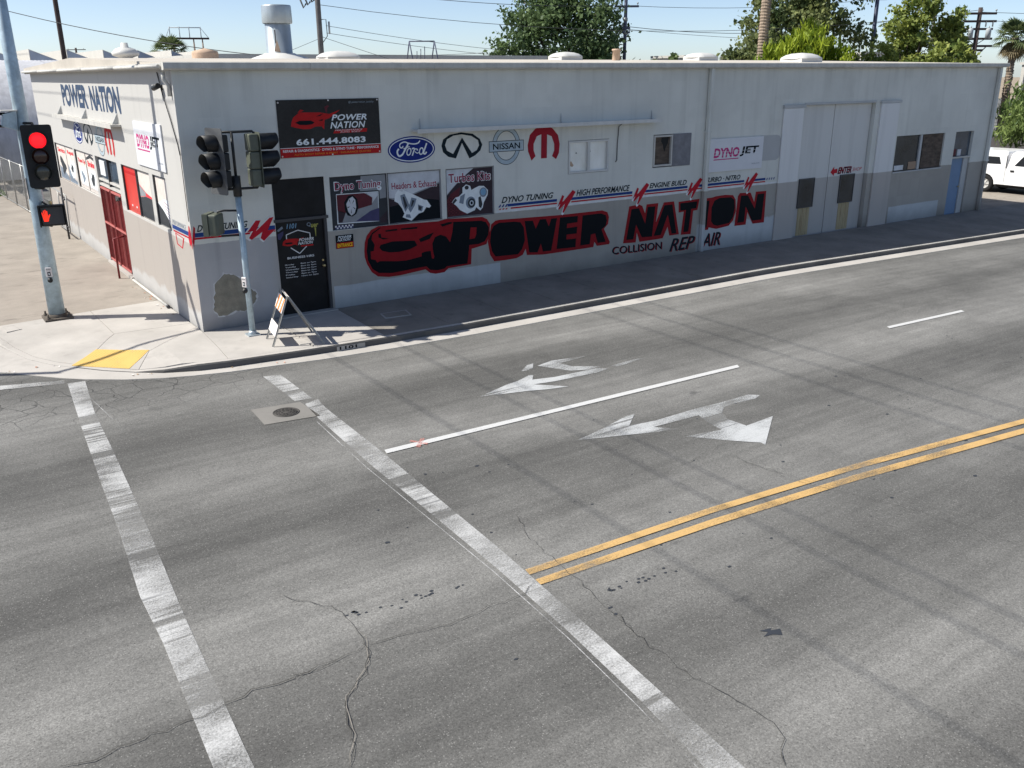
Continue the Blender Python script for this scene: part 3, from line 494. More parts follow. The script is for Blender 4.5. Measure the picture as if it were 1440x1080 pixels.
sheet('survey_mark', [[(.95, -7.72), (1.12, -7.98), (1.07, -8.02), (.9, -7.76)], [(1.12, -7.74), (1.17, -7.78), (.93, -8.06), (.88, -8.0)]], 'paint_pink', 4)
# concrete collar round the manhole
sheet('concrete_collar', [[(-.65, -4.92), (.19, -5.05), (.22, -5.88), (-.70, -5.74)]], 'collar_concrete', 2)
sheet('shadow_spot', [[tuple(q) for q in T['shadow_outline']]], 'spot_dark', 1)  # small cast shadow laid on the road as a flat dark sheet
def crack(pts, w, m='crack_dark'):
    # jittered crack ribbon
    q = []
    for (a, b_), (c, d) in zip(pts, pts[1:]):
        k = max(2, int(math.hypot(c-a, d-b_)/.09))
        for i in range(k):
            t = i/k; j = .018; q.append((lerp(a, c, t)+random.gauss(0, j), lerp(b_, d, t)+random.gauss(0, j)))
    q.append(tuple(pts[-1])); L = []; Rr = []
    for i, (x, y) in enumerate(q):
        x0, y0 = q[max(0, i-1)]; x1, y1 = q[min(len(q)-1, i+1)]; dx, dy = x1-x0, y1-y0; l = math.hypot(dx, dy) or 1
        ww = w*random.uniform(.5, 1.4)*(.4 if i in (0, len(q)-1) else 1)
        L.append((x-dy/l*ww, y+dx/l*ww)); Rr.append((x+dy/l*ww, y-dx/l*ww))
    b = MB(); k = len(q); vs = [(x, y, rz(x)+LIFT*4) for x, y in L] + [(x, y, rz(x)+LIFT*4) for x, y in Rr]
    b.add(vs, [(i, k+i, k+i+1, i+1) for i in range(k-1)], m); return b.build('crack', road)
for c_, w_ in zip(T['cracks'], (.003, .004, .002, .004, .0025, .003, .002, .002, .002, .002)): crack(c_, w_)
crack([(x+.014, y+.006) for x, y in T['cracks'][1][4:]], .003, 'concrete_dirty')
# oil drips and gum spots, dropped along the lanes
b = MB()
for i in range(80):
    x = random.uniform(-1, 14); y = random.choice((-13.0, -10.6, -11.4, -9.2)) + random.gauss(0, .5); r = random.choice((.012, .015, .02, .025, .035)); 
    if abs(y+12.1) < .25: continue
    e = random.uniform(.4, .8); a0 = random.random()*6
    b.poly([[(x+r*cos(a)*random.uniform(.8, 1.2), y+r*e*sin(a)*random.uniform(.8, 1.2), rz(x)+LIFT) for a in [a0+i_*pi/4 for i_ in range(8)]]], 'spot_dark')
for (x0, y0, x1, y1, kk) in ((-1.9, -11.55, -.55, -11.75, 22), (.6, -12.75, 1.7, -12.85, 16)):
    for i in range(kk):
        t = random.random(); x = lerp(x0, x1, t)+random.gauss(0, .02); y = lerp(y0, y1, t)+random.gauss(0, .035); r = random.uniform(.014, .028)
        b.poly([[(x+r*cos(a), y+r*.7*sin(a), rz(x)+LIFT) for a in [i_*pi/3 for i_ in range(6)]]], 'spot_dark')
tag(b.build('oil_spots', road), kind='stuff')

# manhole cover: iron frame ring, lid with raised lugs
mc = (-.2, -5.40, -.15)
mh = empty('manhole_cover', mc, 0, 'round cast iron manhole cover set in a pale concrete collar beside the crosswalk', 'manhole cover')
b = MB(); b.lathe((0, 0, 0), [(.225, .009), (.225, .016), (.205, .018), (.200, .009)], 'iron', 28); b.build('frame', mh)
b = MB(); b.lathe((0, 0, 0), [(.196, .009), (.194, .014), (.0, .014)], 'iron', 28)
for rr, kk in ((.165, 16), (.12, 11), (.07, 7)):
    for i in range(kk):
        a = 2*pi*i/kk; b.obox((rr*cos(a), rr*sin(a), .017), (.014*cos(a), .014*sin(a), 0), (-.02*sin(a), .02*cos(a), 0), (0, 0, .005), 'iron')
b.build('lid', mh)

# gutter pan
b = MB()
def dense(pts, m_=8): return [(lerp(p[0], q[0], i/m_), lerp(p[1], q[1], i/m_)) for p, q in zip(pts, pts[1:]) for i in range(m_)] + [pts[-1]]
dk, dg = dense(KERB), dense(GUT); k = len(dk)
vs = [(x, y, rz(x)+.018) for x, y in dk] + [(x, y, rz(x)+.009) for x, y in dg] + [(x, y-.02, rz(x)-.05) for x, y in dg]
b.add(vs, [(i, k+i, k+i+1, i+1) for i in range(k-1)] + [(k+i, 2*k+i, 2*k+i+1, k+i+1) for i in range(k-1)], 'gutter_concrete'); tag(b.build('gutter'), kind='structure')
# kerb: stones with open joints every 3 m, dropped at the ramp
kerb = tag(empty('kerb'), kind='structure')
fine = []
for (a, b_), (c, d) in zip(KERB, KERB[1:]):
    m_ = max(1, int(math.hypot(c-a, d-b_)/.5)); fine += [(lerp(a, c, i/m_), lerp(b_, d, i/m_)) for i in range(m_)]
fine = [q for q in fine if q[0] < 60]
def offs(pts, w):
    out = []
    for i, (x, y) in enumerate(pts):
        x0, y0 = pts[max(0, i-1)]; x1, y1 = pts[min(len(pts)-1, i+1)]; dx, dy = x1-x0, y1-y0; l = math.hypot(dx, dy)
        out.append((x-dy/l*w, y+dx/l*w))
    return out
inner = offs(fine, .15)
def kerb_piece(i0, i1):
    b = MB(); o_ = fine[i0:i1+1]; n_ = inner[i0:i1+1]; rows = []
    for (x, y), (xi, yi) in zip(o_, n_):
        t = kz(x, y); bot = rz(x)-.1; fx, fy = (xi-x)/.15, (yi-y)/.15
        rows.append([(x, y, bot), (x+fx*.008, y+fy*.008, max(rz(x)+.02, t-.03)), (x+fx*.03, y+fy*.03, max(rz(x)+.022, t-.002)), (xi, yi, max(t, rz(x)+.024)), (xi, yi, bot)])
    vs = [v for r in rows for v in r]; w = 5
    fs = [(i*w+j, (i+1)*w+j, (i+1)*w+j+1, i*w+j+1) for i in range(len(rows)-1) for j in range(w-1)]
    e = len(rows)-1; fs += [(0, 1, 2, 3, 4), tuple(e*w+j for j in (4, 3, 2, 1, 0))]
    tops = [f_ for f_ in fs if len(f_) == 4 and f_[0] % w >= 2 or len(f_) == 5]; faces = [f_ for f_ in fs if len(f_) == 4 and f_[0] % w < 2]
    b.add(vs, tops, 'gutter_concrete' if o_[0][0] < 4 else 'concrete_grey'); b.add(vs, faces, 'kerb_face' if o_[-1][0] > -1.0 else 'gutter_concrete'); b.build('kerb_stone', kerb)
i = 0
while i < len(fine)-1:
    j = min(len(fine)-1, i+6); kerb_piece(i, j)
    i = j
# house number stencilled on the kerb face
x0_, y0_ = 1.95, -2.648; ang = math.atan2(-.12, 1.5)
pr = Print((x0_, y0_, 0), (cos(ang), sin(ang), 0), (sin(ang), -cos(ang), 0), .012)
pr.rect(0, .62, -.125, -.03, 'concrete_grey', 0); pr.text('1101', .06, .44, -.112, -.042, 'p_black', 1, bold=.03); pr.done('kerb_number', kerb)

# pavement slabs, each its own block with a sunk joint
walk = tag(empty('sidewalk'), kind='structure')
def shrink(poly, d):
    cx = sum(p[0] for p in poly)/len(poly); cy = sum(p[1] for p in poly)/len(poly); k = len(poly); out = []
    A_ = sum(poly[i][0]*poly[(i+1) % k][1]-poly[(i+1) % k][0]*poly[i][1] for i in range(k)); s_ = 1 if A_ > 0 else -1
    for i in range(k):
        p0, p1, p2 = [Vector((*poly[(i+j) % k], 0)) for j in (-1, 0, 1)]
        e1 = (p1-p0).normalized(); e2 = (p2-p1).normalized(); n1 = Vector((-e1.y, e1.x, 0))*s_; n2 = Vector((-e2.y, e2.x, 0))*s_
        m_ = (n1+n2); m_ = m_/max(.5, m_.dot(n1)) if m_.length > 1e-6 else n1
        q = p1 + m_*d; out.append((q.x, q.y))
    return out
def slab(poly, m, name='slab', gap=.006, n=6, zf=sz, parent=walk, dz=0):
    q = shrink(poly, gap)
    bm = bmesh.new(); vs = [bm.verts.new((x, y, 0)) for x, y in q]; bm.faces.new(vs); bmesh.ops.triangulate(bm, faces=bm.faces)
    for _ in range(n):
        es = [e for e in bm.edges if e.calc_length() > .55]
        if not es: break
        bmesh.ops.subdivide_edges(bm, edges=es, cuts=1); bmesh.ops.triangulate(bm, faces=[f for f in bm.faces if len(f.verts) > 3])
    for f in bm.faces:
        if f.normal.z < 0: f.normal_flip()
    top = list(bm.faces); bnd = [e for e in bm.edges if e.is_boundary]
    r = bmesh.ops.extrude_edge_only(bm, edges=bnd); low = {v for v in r['geom'] if isinstance(v, bmesh.types.BMVert)}
    for v in bm.verts: v.co.z = zf(v.co.x, v.co.y) + dz - (.07 if v in low else 0)
    me = bpy.data.meshes.new(name); bm.to_mesh(me); bm.free(); me.materials.append(M[m])
    o = bpy.data.objects.new(name, me); COL.objects.link(o); o.parent = parent; return o
# corner: measured joints
KI = {round(x, 2): None for x, y in KERB}
inn = offs(KERB, .15)
def kin(i): return inn[i]
J0 = (-1.64, 1.0); wcor = (0.0, 0.0)
slab([kin(3), kin(4), kin(5), kin(6), kin(7), (-1.64, 1.0), (-1.68, 3.45), (-4.03, 3.17)], 'concrete')
slab([(-1.64, 1.0), (-.02, .9), (-.02, 3.6), (-1.68, 3.45)], 'concrete')
slab([(-2.72, -.50), kin(7), (-2.60, -.62), kin(8), (-1.90, -1.38), (-1.32, -.70), (-.02, .6), (-.02, .9), (-1.64, 1.0)] if False else [kin(7), kin(8), kin(9), (-1.32, -.72), (-.55, 0.0), (-.02, 0.5), (-.02, .9), (-1.64, 1.0)], 'concrete')
slab([kin(9), kin(10), kin(11), kin(12), (-.08, -1.1), (-.02, -.02), (-.02, .5), (-.55, 0.0), (-1.32, -.72)], 'concrete')
slab([kin(12), kin(13), kin(14), (1.55, -.02), (-.02, -.02), (-.08, -1.1)], 'concrete')
xs = [1.55, 3.1, 4.7, 6.3, 7.9, 9.5, 11.1, 12.7, 14.3, 15.9, 17.5, 19.1, 20.7, 22.3, 23.9, 25.5, 27.1, 28.7, 30.3, 31.9, 33.5, 35.1, 36.7, 38.3, 40, 42, 44]
for a, c in zip(xs, xs[1:]):
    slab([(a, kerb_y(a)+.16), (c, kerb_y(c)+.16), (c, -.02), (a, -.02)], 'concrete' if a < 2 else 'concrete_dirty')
b = MB()   # bed under the joints
bed = [(-3.9, 3.2)] + [inn[i] for i in range(3, 15)] + [(31, -2.8), (44, -2.85), (44, 0), (0, 0), (0, 3.6)]
bm_pts = [(x, y, (sz(x, y) if x < 31.5 else gz(x))-.05) for x, y in [inn[i] for i in range(3, 15)]]
for a, c in zip([1.5]+xs[1:], xs[1:]):
    b.add([(a, kerb_y(a)+.1, sz(a, kerb_y(a))-.04), (c, kerb_y(c)+.1, sz(c, kerb_y(c))-.04), (c, 0, sz(c, 0)-.04), (a, 0, sz(a, 0)-.04)], [(0, 1, 2, 3)], 'joint_dark')
b.build('joint_bed', walk)
# tactile pad with truncated domes
pad = T['pad']; pu = Vector((*pad[1], 0)) - Vector((*pad[0], 0)); pv = Vector((*pad[3], 0)) - Vector((*pad[0], 0)); po = Vector((*pad[0], 0))
pdo = slab([tuple(p) for p in pad], 'tactile', 'tactile_pad', 0, 3, dz=.008)
b = MB()
for i in range(18):
    for j in range(15):
        q = po + pu*((i+.5)/18) + pv*((j+.5)/15); z = sz(q.x, q.y)+.007
        vs = [(q.x+r*cos(a), q.y+r*sin(a), z+h) for r, h in ((.013, 0), (.008, .006)) for a in [k_*pi/3 for k_ in range(6)]]
        b.add(vs, [(k_, (k_+1) % 6, 6+(k_+1) % 6, 6+k_) for k_ in range(6)] + [tuple(range(6, 12))], 'tactile')
o = b.build('dome_field', pdo); tag(o, kind='stuff')
# utility box lids in the pavement
def lid(poly, label, m, parts=True):
    cx = sum(p[0] for p in poly)/4; cy = sum(p[1] for p in poly)/4; z = sz(cx, cy)+.004
    e = empty('utility_box', (cx, cy, z), 0, label, 'utility box')
    q = [(x-cx, y-cy) for x, y in poly]; k = shrink(q, .035)
    b = MB(); b.add([(x, y, .006) for x, y in q]+[(x, y, .006) for x, y in k]+[(x, y, -.03) for x, y in q], [(i, (i+1) % 4, 4+(i+1) % 4, 4+i) for i in range(4)]+[(i, (i+1) % 4, 8+(i+1) % 4, 8+i) for i in range(4)], 'concrete_grey' if m != 'concrete' else 'gutter_concrete'); b.build('frame', e)
    k2 = shrink(q, .04); b = MB(); b.prism([(x, y, .004) for x, y in k2], (0, 0, -.03), m); b.build('cover', e)
lid([tuple(p) for p in T['cover1']], 'rectangular utility lid with pale rim in the shaded pavement by the black door', 'concrete_dirty')
lid([(1.38, -1.72), (1.82, -1.72), (1.78, -2.28), (1.34, -2.20)], 'pale utility lid in the sunlit pavement under the A-frame barricade', 'concrete')
lid([(-3.62, 3.06), (-3.32, 3.08), (-3.24, 2.6), (-3.55, 2.5)], 'utility lid in the pavement left of the big signal pole', 'concrete')
# unpaved strip and lots
b = MB(); lot_p = [(-5.26, 9.0), inn[1], inn[2], (-4.03, 3.18), (-1.68, 3.46), (0.0, 3.62), (0, 60), (-5.26, 60)]
b.poly([[(x, y, -.004 if y < 9 else 0.0) for x, y in lot_p]], 'lot_pavement'); o = b.build('lot'); tag(o, kind='structure')
b = MB(); b.box((31.2, 0, -.5), (70, 60, -.20), 'lot_pavement'); b.box((31.2, -2.80, -.5), (70, -.01, -.23), 'lot_pavement') if False else None
tag(b.build('driveway'), kind='structure')
b = MB(); b.box((-5.3, 29.5, .0), (-.6, 36, .03), 'grass')
for i in range(1500):
    x = random.uniform(-5.3, -.6); y = random.uniform(29.4, 35.5); a = random.random()*pi; h = random.uniform(.08, .25); w_ = .03
    b.add([(x-w_*cos(a), y-w_*sin(a), 0), (x+w_*cos(a), y+w_*sin(a), 0), (x+random.uniform(-.05, .05), y, h)], [(0, 1, 2)], 'grass')
tag(b.build('grass_verge', fix=False), 'strip of green grass behind the chain link fence', 'grass', kind='stuff')

# ------------------------------------------------------------------ the shop building
BL, BW, BH = 31.1, 19.8, 5.41
shop = empty('auto_shop_building', (0, 0, 0), 0, 'long single storey grey stucco auto repair shop on the street corner', 'building')
def wall_mesh(name, m, length, holes, frame, depth=.22, z0=-.7, z1=BH):
    """frame(u, z, d) -> 3D; u along the wall, d into the wall"""
    us = sorted({0, length} | {h[0] for h in holes} | {h[1] for h in holes} | {i*1.5 for i in range(1, int(length/1.5))}); zs = sorted({z0, z1, 1.0, 4.4} | {h[2] for h in holes} | {h[3] for h in holes})
    b = MB()
    def inh(u, z): return any(h[0] < u < h[1] and h[2] < z < h[3] for h in holes)
    for a, c in zip(us, us[1:]):
        for e, f in zip(zs, zs[1:]):
            if not inh((a+c)/2, (e+f)/2): b.add([frame(a, e, 0), frame(c, e, 0), frame(c, f, 0), frame(a, f, 0)], [(0, 1, 2, 3)], m)
    for h in holes:
        a, c, e, f = h[:4]; d = h[4] if len(h) > 4 else depth
        ring = [(a, e), (c, e), (c, f), (a, f)]
        for (p, q), (r, s_) in zip(ring, ring[1:]+ring[:1]): b.add([frame(p, q, 0), frame(r, s_, 0), frame(r, s_, d), frame(p, q, d)], [(0, 1, 2, 3)], m)
    return b.build(name, shop, fix=False)
FH = [(1.83, 3.05, -.5, 3.13, .25), (3.18, 6.10, 1.89, 3.10, .1), (6.23, 7.65, 1.88, 3.09, .1), (10.02, 11.44, 2.72, 3.59, .12), (13.09, 14.58, 2.70, 3.62, .12), (19.57, 23.39, -.6, 4.27, .3), (24.86, 27.92, 1.84, 3.09, .15), (28.66, 29.9, -.6, 3.09, .25)]
SH = [(13.12, 16.75, 1.88, 3.12, .1), (9.81, 12.88, 1.92, 3.12, .1), (6.60, 9.50, -.5, 3.13, .2), (3.10, 6.07, 1.95, 3.14, .1), (1.60, 2.78, 1.98, 3.15, .1)]
wall_mesh('front_wall', 'wall_front', BL, FH, lambda u, z, d: (u, d, z))
wall_mesh('side_wall', 'wall_side', BW, SH, lambda u, z, d: (d, u, z))
b = MB(); b.add([(BL, 0, -.7), (BL, BW, -.7), (BL, BW, BH), (BL, 0, BH)], [(0, 1, 2, 3)], 'wall_side'); b.build('end_wall', shop)
b = MB(); b.add([(0, BW, -.7), (BL, BW, -.7), (BL, BW, BH), (0, BW, BH)], [(0, 1, 2, 3)], 'wall_side'); b.build('rear_wall', shop)
# interior blockers so no light leaks through openings
b = MB(); b.box((.5, .45, -.4), (BL-.4, BW-.4, BH-.1), 'far_dark'); b.build('interior_core', shop)
# roof: shallow ridge, coated
b = MB(); e = .16
b.add([(-e, -e, 5.535), (BL+e, -e, 5.535), (BL+e, 10, 5.80), (-e, 10, 5.80), (BL+e, BW+e, 5.6), (-e, BW+e, 5.6)], [(0, 1, 2, 3), (3, 2, 4, 5)], 'roof_coat')
b.add([(-e, -e, 5.535), (-e, 10, 5.80), (-e, BW+e, 5.6), (-e, BW+e, 5.4), (-e, -e, 5.4)], [(0, 1, 2, 3, 4)], 'roof_coat'); b.add([(BL+e, -e, 5.535), (BL+e, 10, 5.80), (BL+e, BW+e, 5.6), (BL+e, BW+e, 5.4), (BL+e, -e, 5.4)], [(0, 1, 2, 3, 4)], 'roof_coat')
roof = b.build('roof', shop)
b = MB(); x = -.19
while x < BL+.2:     # gutter lengths along the street eave
    x2 = min(x+3.05, BL+.22); b = MB(); b.prism([(x+.003, -.02, 5.395), (x+.003, -.17, 5.395), (x+.003, -.21, 5.43), (x+.003, -.21, 5.535), (x+.003, -.19, 5.55), (x+.003, -.02, 5.55)], (x2-x-.006, 0, 0), 'fascia'); b.build('gutter_length', shop); x = x2
y = -.02
while y < BW:
    y2 = min(y+4.0, BW+.2); b = MB(); b.prism([(-.02, y, 5.42), (-.15, y, 5.42), (-.19, y, 5.45), (-.19, y, 5.53), (-.02, y, 5.54)], (0, y2-y-.006, 0), 'gutter_white'); b.build('gutter_length', shop)
    b = MB(); b.tube([(-.235, y, 5.47), (-.235, y2-.01, 5.47)], .035, 'gutter_white', 10); b.build('eave_pipe', shop); y = y2
for xx, m_, w_ in ((15.2, 'wall_front', .065), (30.95, 'wall_front', .07)):
    b = MB(); b.box((xx-w_, -.14, .06 if xx < 20 else -.3), (xx+w_, -.012, 5.40), m_); o = bevel(b.build('downspout', shop), .02)
    for z in (1.9, 3.6): b = MB(); b.box((xx-w_-.03, -.148, z), (xx+w_+.03, -.009, z+.05), m_); b.build('strap', o)
b = MB(); b.tube([(-.12, .16, 5.36), (-.12, .16, 5.22), (-.04, .16, 5.1), (-.04, .16, 4.9)], .04, 'gutter_white'); b.build('gutter_outlet', shop)

# -- street door with transom
b = MB(); b.box((1.84, .02, 2.27), (3.05, .10, 3.12), 'shop_black'); tr = b.build('transom', shop)
b = MB(); b.box((1.80, -.03, 2.20), (3.08, .02, 2.265), 'frame_dark'); b.build('door_header', shop)
b = MB(); b.box((1.86, .06, .06), (2.98, .11, 2.20), 'shop_black'); dr = bevel(b.build('door', shop), .006)
b = MB(); b.box((2.985, .0, .05), (3.046, .12, 2.20), 'frame_dark'); b.build('door_jamb', shop)
b = MB(); b.tube([(2.90, .06, 1.24), (2.90, .03, 1.24)], .024, 'brass', 12); b.build('lock', dr); b = MB(); b.tube([(2.90, .06, 1.12), (2.90, .0, 1.12)], .028, 'brass', 12); b.lathe((2.90, -.02, 1.12), [(.0, -.03), (.03, -.02), (.033, 0), (.02, .02)], 'brass', 12, 'Y'); b.build('handle', dr)
b = MB(); b.box((1.7, -.15, -.1), (3.12, .2, .075), 'concrete_grey'); b.build('door_sill', shop)
d = Print((0, .06, 0), (1, 0, 0), (0, -1, 0), .002)
d.text('1101', 2.10, 2.34, 2.03, 2.14, 'p_skyblue', 1, shear=.25, bold=.01)
sh = [(2.08, 1.78), (2.08, 1.90), (2.36, 1.98), (2.64, 1.89), (2.64, 1.75)]
for p_, q_ in zip(sh[:-1], sh[1:]):
    dx, dz = q_[0]-p_[0], q_[1]-p_[1]; l = math.hypot(dx, dz); nx, nz_ = -dz/l*.010, dx/l*.010; d.P([(p_[0]-nx, p_[1]-nz_), (q_[0]-nx, q_[1]-nz_), (q_[0]+nx, q_[1]+nz_), (p_[0]+nx, p_[1]+nz_)], 'p_white2', 1)
for p_, q_ in (((2.16, 1.60), (2.36, 1.45)), ((2.36, 1.45), (2.54, 1.60))):
    dx, dz = q_[0]-p_[0], q_[1]-p_[1]; l = math.hypot(dx, dz); nx, nz_ = -dz/l*.010, dx/l*.010; d.P([(p_[0]-nx, p_[1]-nz_), (q_[0]-nx, q_[1]-nz_), (q_[0]+nx, q_[1]+nz_), (p_[0]+nx, p_[1]+nz_)], 'p_white2', 1)
def fit(poly, src, dst):
    x0, x1, z0, z1 = src; a, c, e, f = dst; return [(a+(c-a)*(x-x0)/(x1-x0), e+(f-e)*(z-z0)/(z1-z0)) for x, z in poly]
CB = (2.379, 3.55, 4.14, 4.552)
d.P(fit(T['bcar'], CB, (1.97, 2.50, 1.63, 1.82)), 'p_carred', 2)
for q in T['bcar_marks'][:1]: d.P(fit(q, CB, (1.97, 2.50, 1.63, 1.82)), 'p_black', 3)
d.text('POWER', 2.36, 2.72, 1.72, 1.79, 'p_white2', 4, shear=.3, bold=.02); d.text('NATION', 2.34, 2.70, 1.645, 1.71, 'p_white2', 4, shear=.3, bold=.02)
d.rect(2.40, 2.70, 1.60, 1.632, 'p_carred', 4)
d.text('BUSINESS HRS', 2.06, 2.70, 1.345, 1.395, 'p_white2', 1, bold=.02)
for i, (a, c) in enumerate((('Monday', '8am to 7pm'), ('Tuesday', '8am to 7pm'), ('Wednesday', '8am to 7pm'), ('Thursday', '8am to 7pm'), ('Friday', '8am to 7pm'), ('Saturday', '10am to 5pm'))):
    z = 1.235-i*.058; d.text(a, 1.99, 1.99+.036*len(a), z-.036, z, 'p_white2', 1, bold=.01); d.text(c, 2.36, 2.36+.037*len(c), z-.036, z, 'p_white2', 1, bold=.01)
d.text('Q', 2.58, 2.68, 2.03, 2.13, 'p_shade', 1, bold=.02); d.text('uer', 2.68, 2.86, 2.01, 2.09, 'p_graffiti', 1, shear=.2, bold=.03); d.P([(2.76, 2.0), (2.80, 2.0), (2.785, 1.8), (2.775, 1.8)], 'p_graffiti', 1)
d.P([(1.88, 2.02), (2.0, 2.10), (2.02, 2.05), (1.9, 1.98)], 'p_shade', 1); d.P([(1.88, 1.93), (2.02, 1.99), (2.01, 1.90), (1.93, 1.80), (1.88, 1.82)], 'p_violet', 1)
d.done('door_lettering', dr)

# -- vinyl posters filling the old windows (street side)
def poster(x0, x1, z0, z1, base, pf=front, y=.05):
    b = MB(); w_ = .02
    if pf is front:
        b.box((x0, .05, z0), (x1, .09, z1), base); win = b.build('window', shop); pr = Print((0, .05, 0), (1, 0, 0), (0, -1, 0), .002, .0012)
        b = MB()
        for a, c, e, f in ((x0-w_, x0, z0, z1), (x1, x1+w_, z0, z1), (x0-w_, x1+w_, z1, z1+w_*.6)): b.box((a, .01, e), (c, .06, f), 'frame_dark' if a == x0-w_ else 'alu')
        b.build('frame', win)
    else:
        b.box((.05, x0, z0), (.09, x1, z1), base); win = b.build('window', shop); pr = Print((.05, 0, 0), (0, -1, 0), (-1, 0, 0), .002, .0012)
        b = MB()
        for a, c, e, f in ((x0-w_, x0, z0, z1), (x1, x1+w_, z0, z1), (x0-w_, x1+w_, z1, z1+w_*.6)): b.box((.01, a, e), (.06, c, f), 'frame_dark')
        b.build('frame', win)
    return win, pr
w1, p = poster(3.20, 4.63, 1.89, 3.09, 'p_dkgrey')
p.P([(3.98, 3.07), (4.61, 3.07), (4.61, 2.53), (4.44, 2.52), (4.44, 2.72), (3.94, 2.73)], 'p_photo', 0)
p.P(fit([(0, 0), (1, 0), (1, .5), (0, .2)], (0, 1, 0, 1), (4.42, 4.61, 1.95, 2.5)), 'p_plum', 0)
p.text('Dyno Tuning', 3.30, 4.50, 2.715, 2.985, 'p_white', 1, bold=.05); p.text('Dyno Tuning', 3.32, 4.48, 2.735, 2.965, 'p_title', 2, bold=.02)
p.P(T['p1_photo'], 'p_white', 1); p.P(fit(T['p1_photo'], (3.325, 4.412, 1.994, 2.703), (3.345, 4.395, 2.015, 2.685)), 'p_photo', 2)
p.P(T['p1_car'], 'p_maroon', 3); p.P([(3.36, 2.33), (3.55, 2.27), (3.45, 2.05), (3.36, 2.05)], 'p_plum', 3); p.P([(4.22, 2.42), (4.385, 2.60), (4.385, 2.67), (4.1, 2.67), (4.24, 2.57)], 'p_paper', 3)
p.P(T['p1_tyre'], 'p_black', 4); p.P(T['p1_rim'], 'p_paper', 5); p.P(T['p1_mat'], 'p_violet', 3)
for i in range(5):
    a = radians(20+72*i); cx, cz = 3.70, 2.41; p.P([(cx+.03*cos(a+.5), cz+.05*sin(a+.5)), (cx+.10*cos(a+.35), cz+.17*sin(a+.35)), (cx+.10*cos(a-.35+.9), cz+.17*sin(a-.35+.9))], 'p_dkgrey', 6)
p.rect(3.26, 3.72, 1.905, 1.99, 'p_violet', 1)
for i in range(11):
    for j in range(2):
        if (i+j) % 2: p.rect(3.26+i*.042, 3.26+i*.042+.04, 1.907+j*.041, 1.946+j*.041, 'p_white2', 2)
p.done('poster_print', w1)
w2_, p = poster(4.66, 6.09, 1.90, 3.09, 'p_photo')
p.P([(4.68, 2.52), (4.8, 2.50), (5.22, 2.54), (5.72, 2.68), (6.07, 2.80), (6.07, 3.07), (4.68, 3.07)], 'p_paper', 0)
p.P([(4.68, 2.50), (4.8, 2.46), (5.22, 2.507), (5.72, 2.653), (6.07, 2.765), (6.07, 1.91), (4.68, 1.91)], 'p_plum', 0)
p.P([(4.68, 2.30), (5.2, 2.37), (5.7, 2.42), (6.05, 2.36), (6.07, 1.915), (4.68, 1.915)], 'p_black', 1)
p.text('Headers & Exhaust', 4.75, 6.0, 2.69, 2.87, 'p_white', 2, bold=.05); p.text('Headers & Exhaust', 4.76, 5.99, 2.70, 2.86, 'p_title', 3, bold=.018)
p.P(T['manifold'], 'p_white', 2)
for q in ([(4.98, 2.55), (5.10, 2.58), (5.22, 2.30), (5.10, 2.15), (5.02, 2.35)], [(5.28, 2.48), (5.42, 2.44), (5.36, 2.28), (5.24, 2.12), (5.18, 2.22)], [(5.45, 2.30), (5.60, 2.24), (5.55, 2.12), (5.45, 2.16)], [(5.10, 2.02), (5.25, 1.99), (5.22, 2.08), (5.12, 2.09)]): p.P(q, 'p_shade', 3)
for q in ([(5.04, 2.50), (5.08, 2.52), (5.16, 2.30), (5.10, 2.22)], [(5.30, 2.42), (5.36, 2.40), (5.30, 2.28), (5.25, 2.25)], [(5.47, 2.27), (5.56, 2.23), (5.52, 2.15), (5.46, 2.18)]): p.P(q, 'p_dkgrey', 4)
p.done('poster_print', w2_)
w3_, p = poster(6.25, 7.64, 1.89, 3.08, 'p_photo')
p.P([(6.27, 2.46), (6.42, 2.60), (6.67, 2.81), (7.05, 3.06), (6.27, 3.06)], 'p_paper', 0); p.P([(6.27, 2.44), (6.42, 2.587), (6.665, 2.80), (7.06, 3.06), (7.62, 3.06), (7.62, 1.90), (6.27, 1.91)], 'p_plum', 0)
p.P([(6.27, 2.32), (6.38, 2.474), (6.659, 2.627), (6.60, 2.30), (6.84, 1.94), (6.27, 1.92)], 'p_maroon', 1)
for i in range(4):
    for j in range(4):
        cx, cz = 6.33+i*.10+(j % 2)*.05, 2.0+j*.11
        if cz < 2.0+(cx-6.2)*.9+.2: p.ring(cx, cz, .045, .05, .010, 'p_black', 2, 6)
p.text('Turbos Kits', 6.31, 7.58, 2.73, 2.98, 'p_white', 2, bold=.05); p.text('Turbos Kits', 6.33, 7.56, 2.745, 2.965, 'p_title', 3, bold=.02)
p.P(T['turbo'], 'p_white', 3); p.P(arc(6.96, 2.22, .145, .15), 'p_shade', 4); p.P(arc(6.985, 2.21, .11, .115), 'p_dkgrey', 5); p.P(arc(6.985, 2.21, .06, .065), 'p_chrome', 6); p.P(arc(6.985, 2.21, .035, .04), 'p_black', 7)
p.P(arc(7.34, 2.45, .115, .12), 'p_shade', 4); p.P(arc(7.34, 2.46, .08, .085), 'p_skyblue', 5); p.P(arc(6.85, 2.60, .06, .05), 'p_dkgrey', 4); p.P([(6.42, 2.27), (6.52, 2.36), (6.56, 2.31), (6.46, 2.22)], 'p_dkgrey', 4)
p.P([(7.19, 2.33), (7.26, 2.36), (7.31, 2.15), (7.27, 2.05), (7.20, 2.10)], 'p_dkgrey', 4); p.P([(6.66, 2.40), (6.80, 2.46), (6.74, 2.20), (6.62, 2.24)], 'p_shade', 4)
p.done('poster_print', w3_)

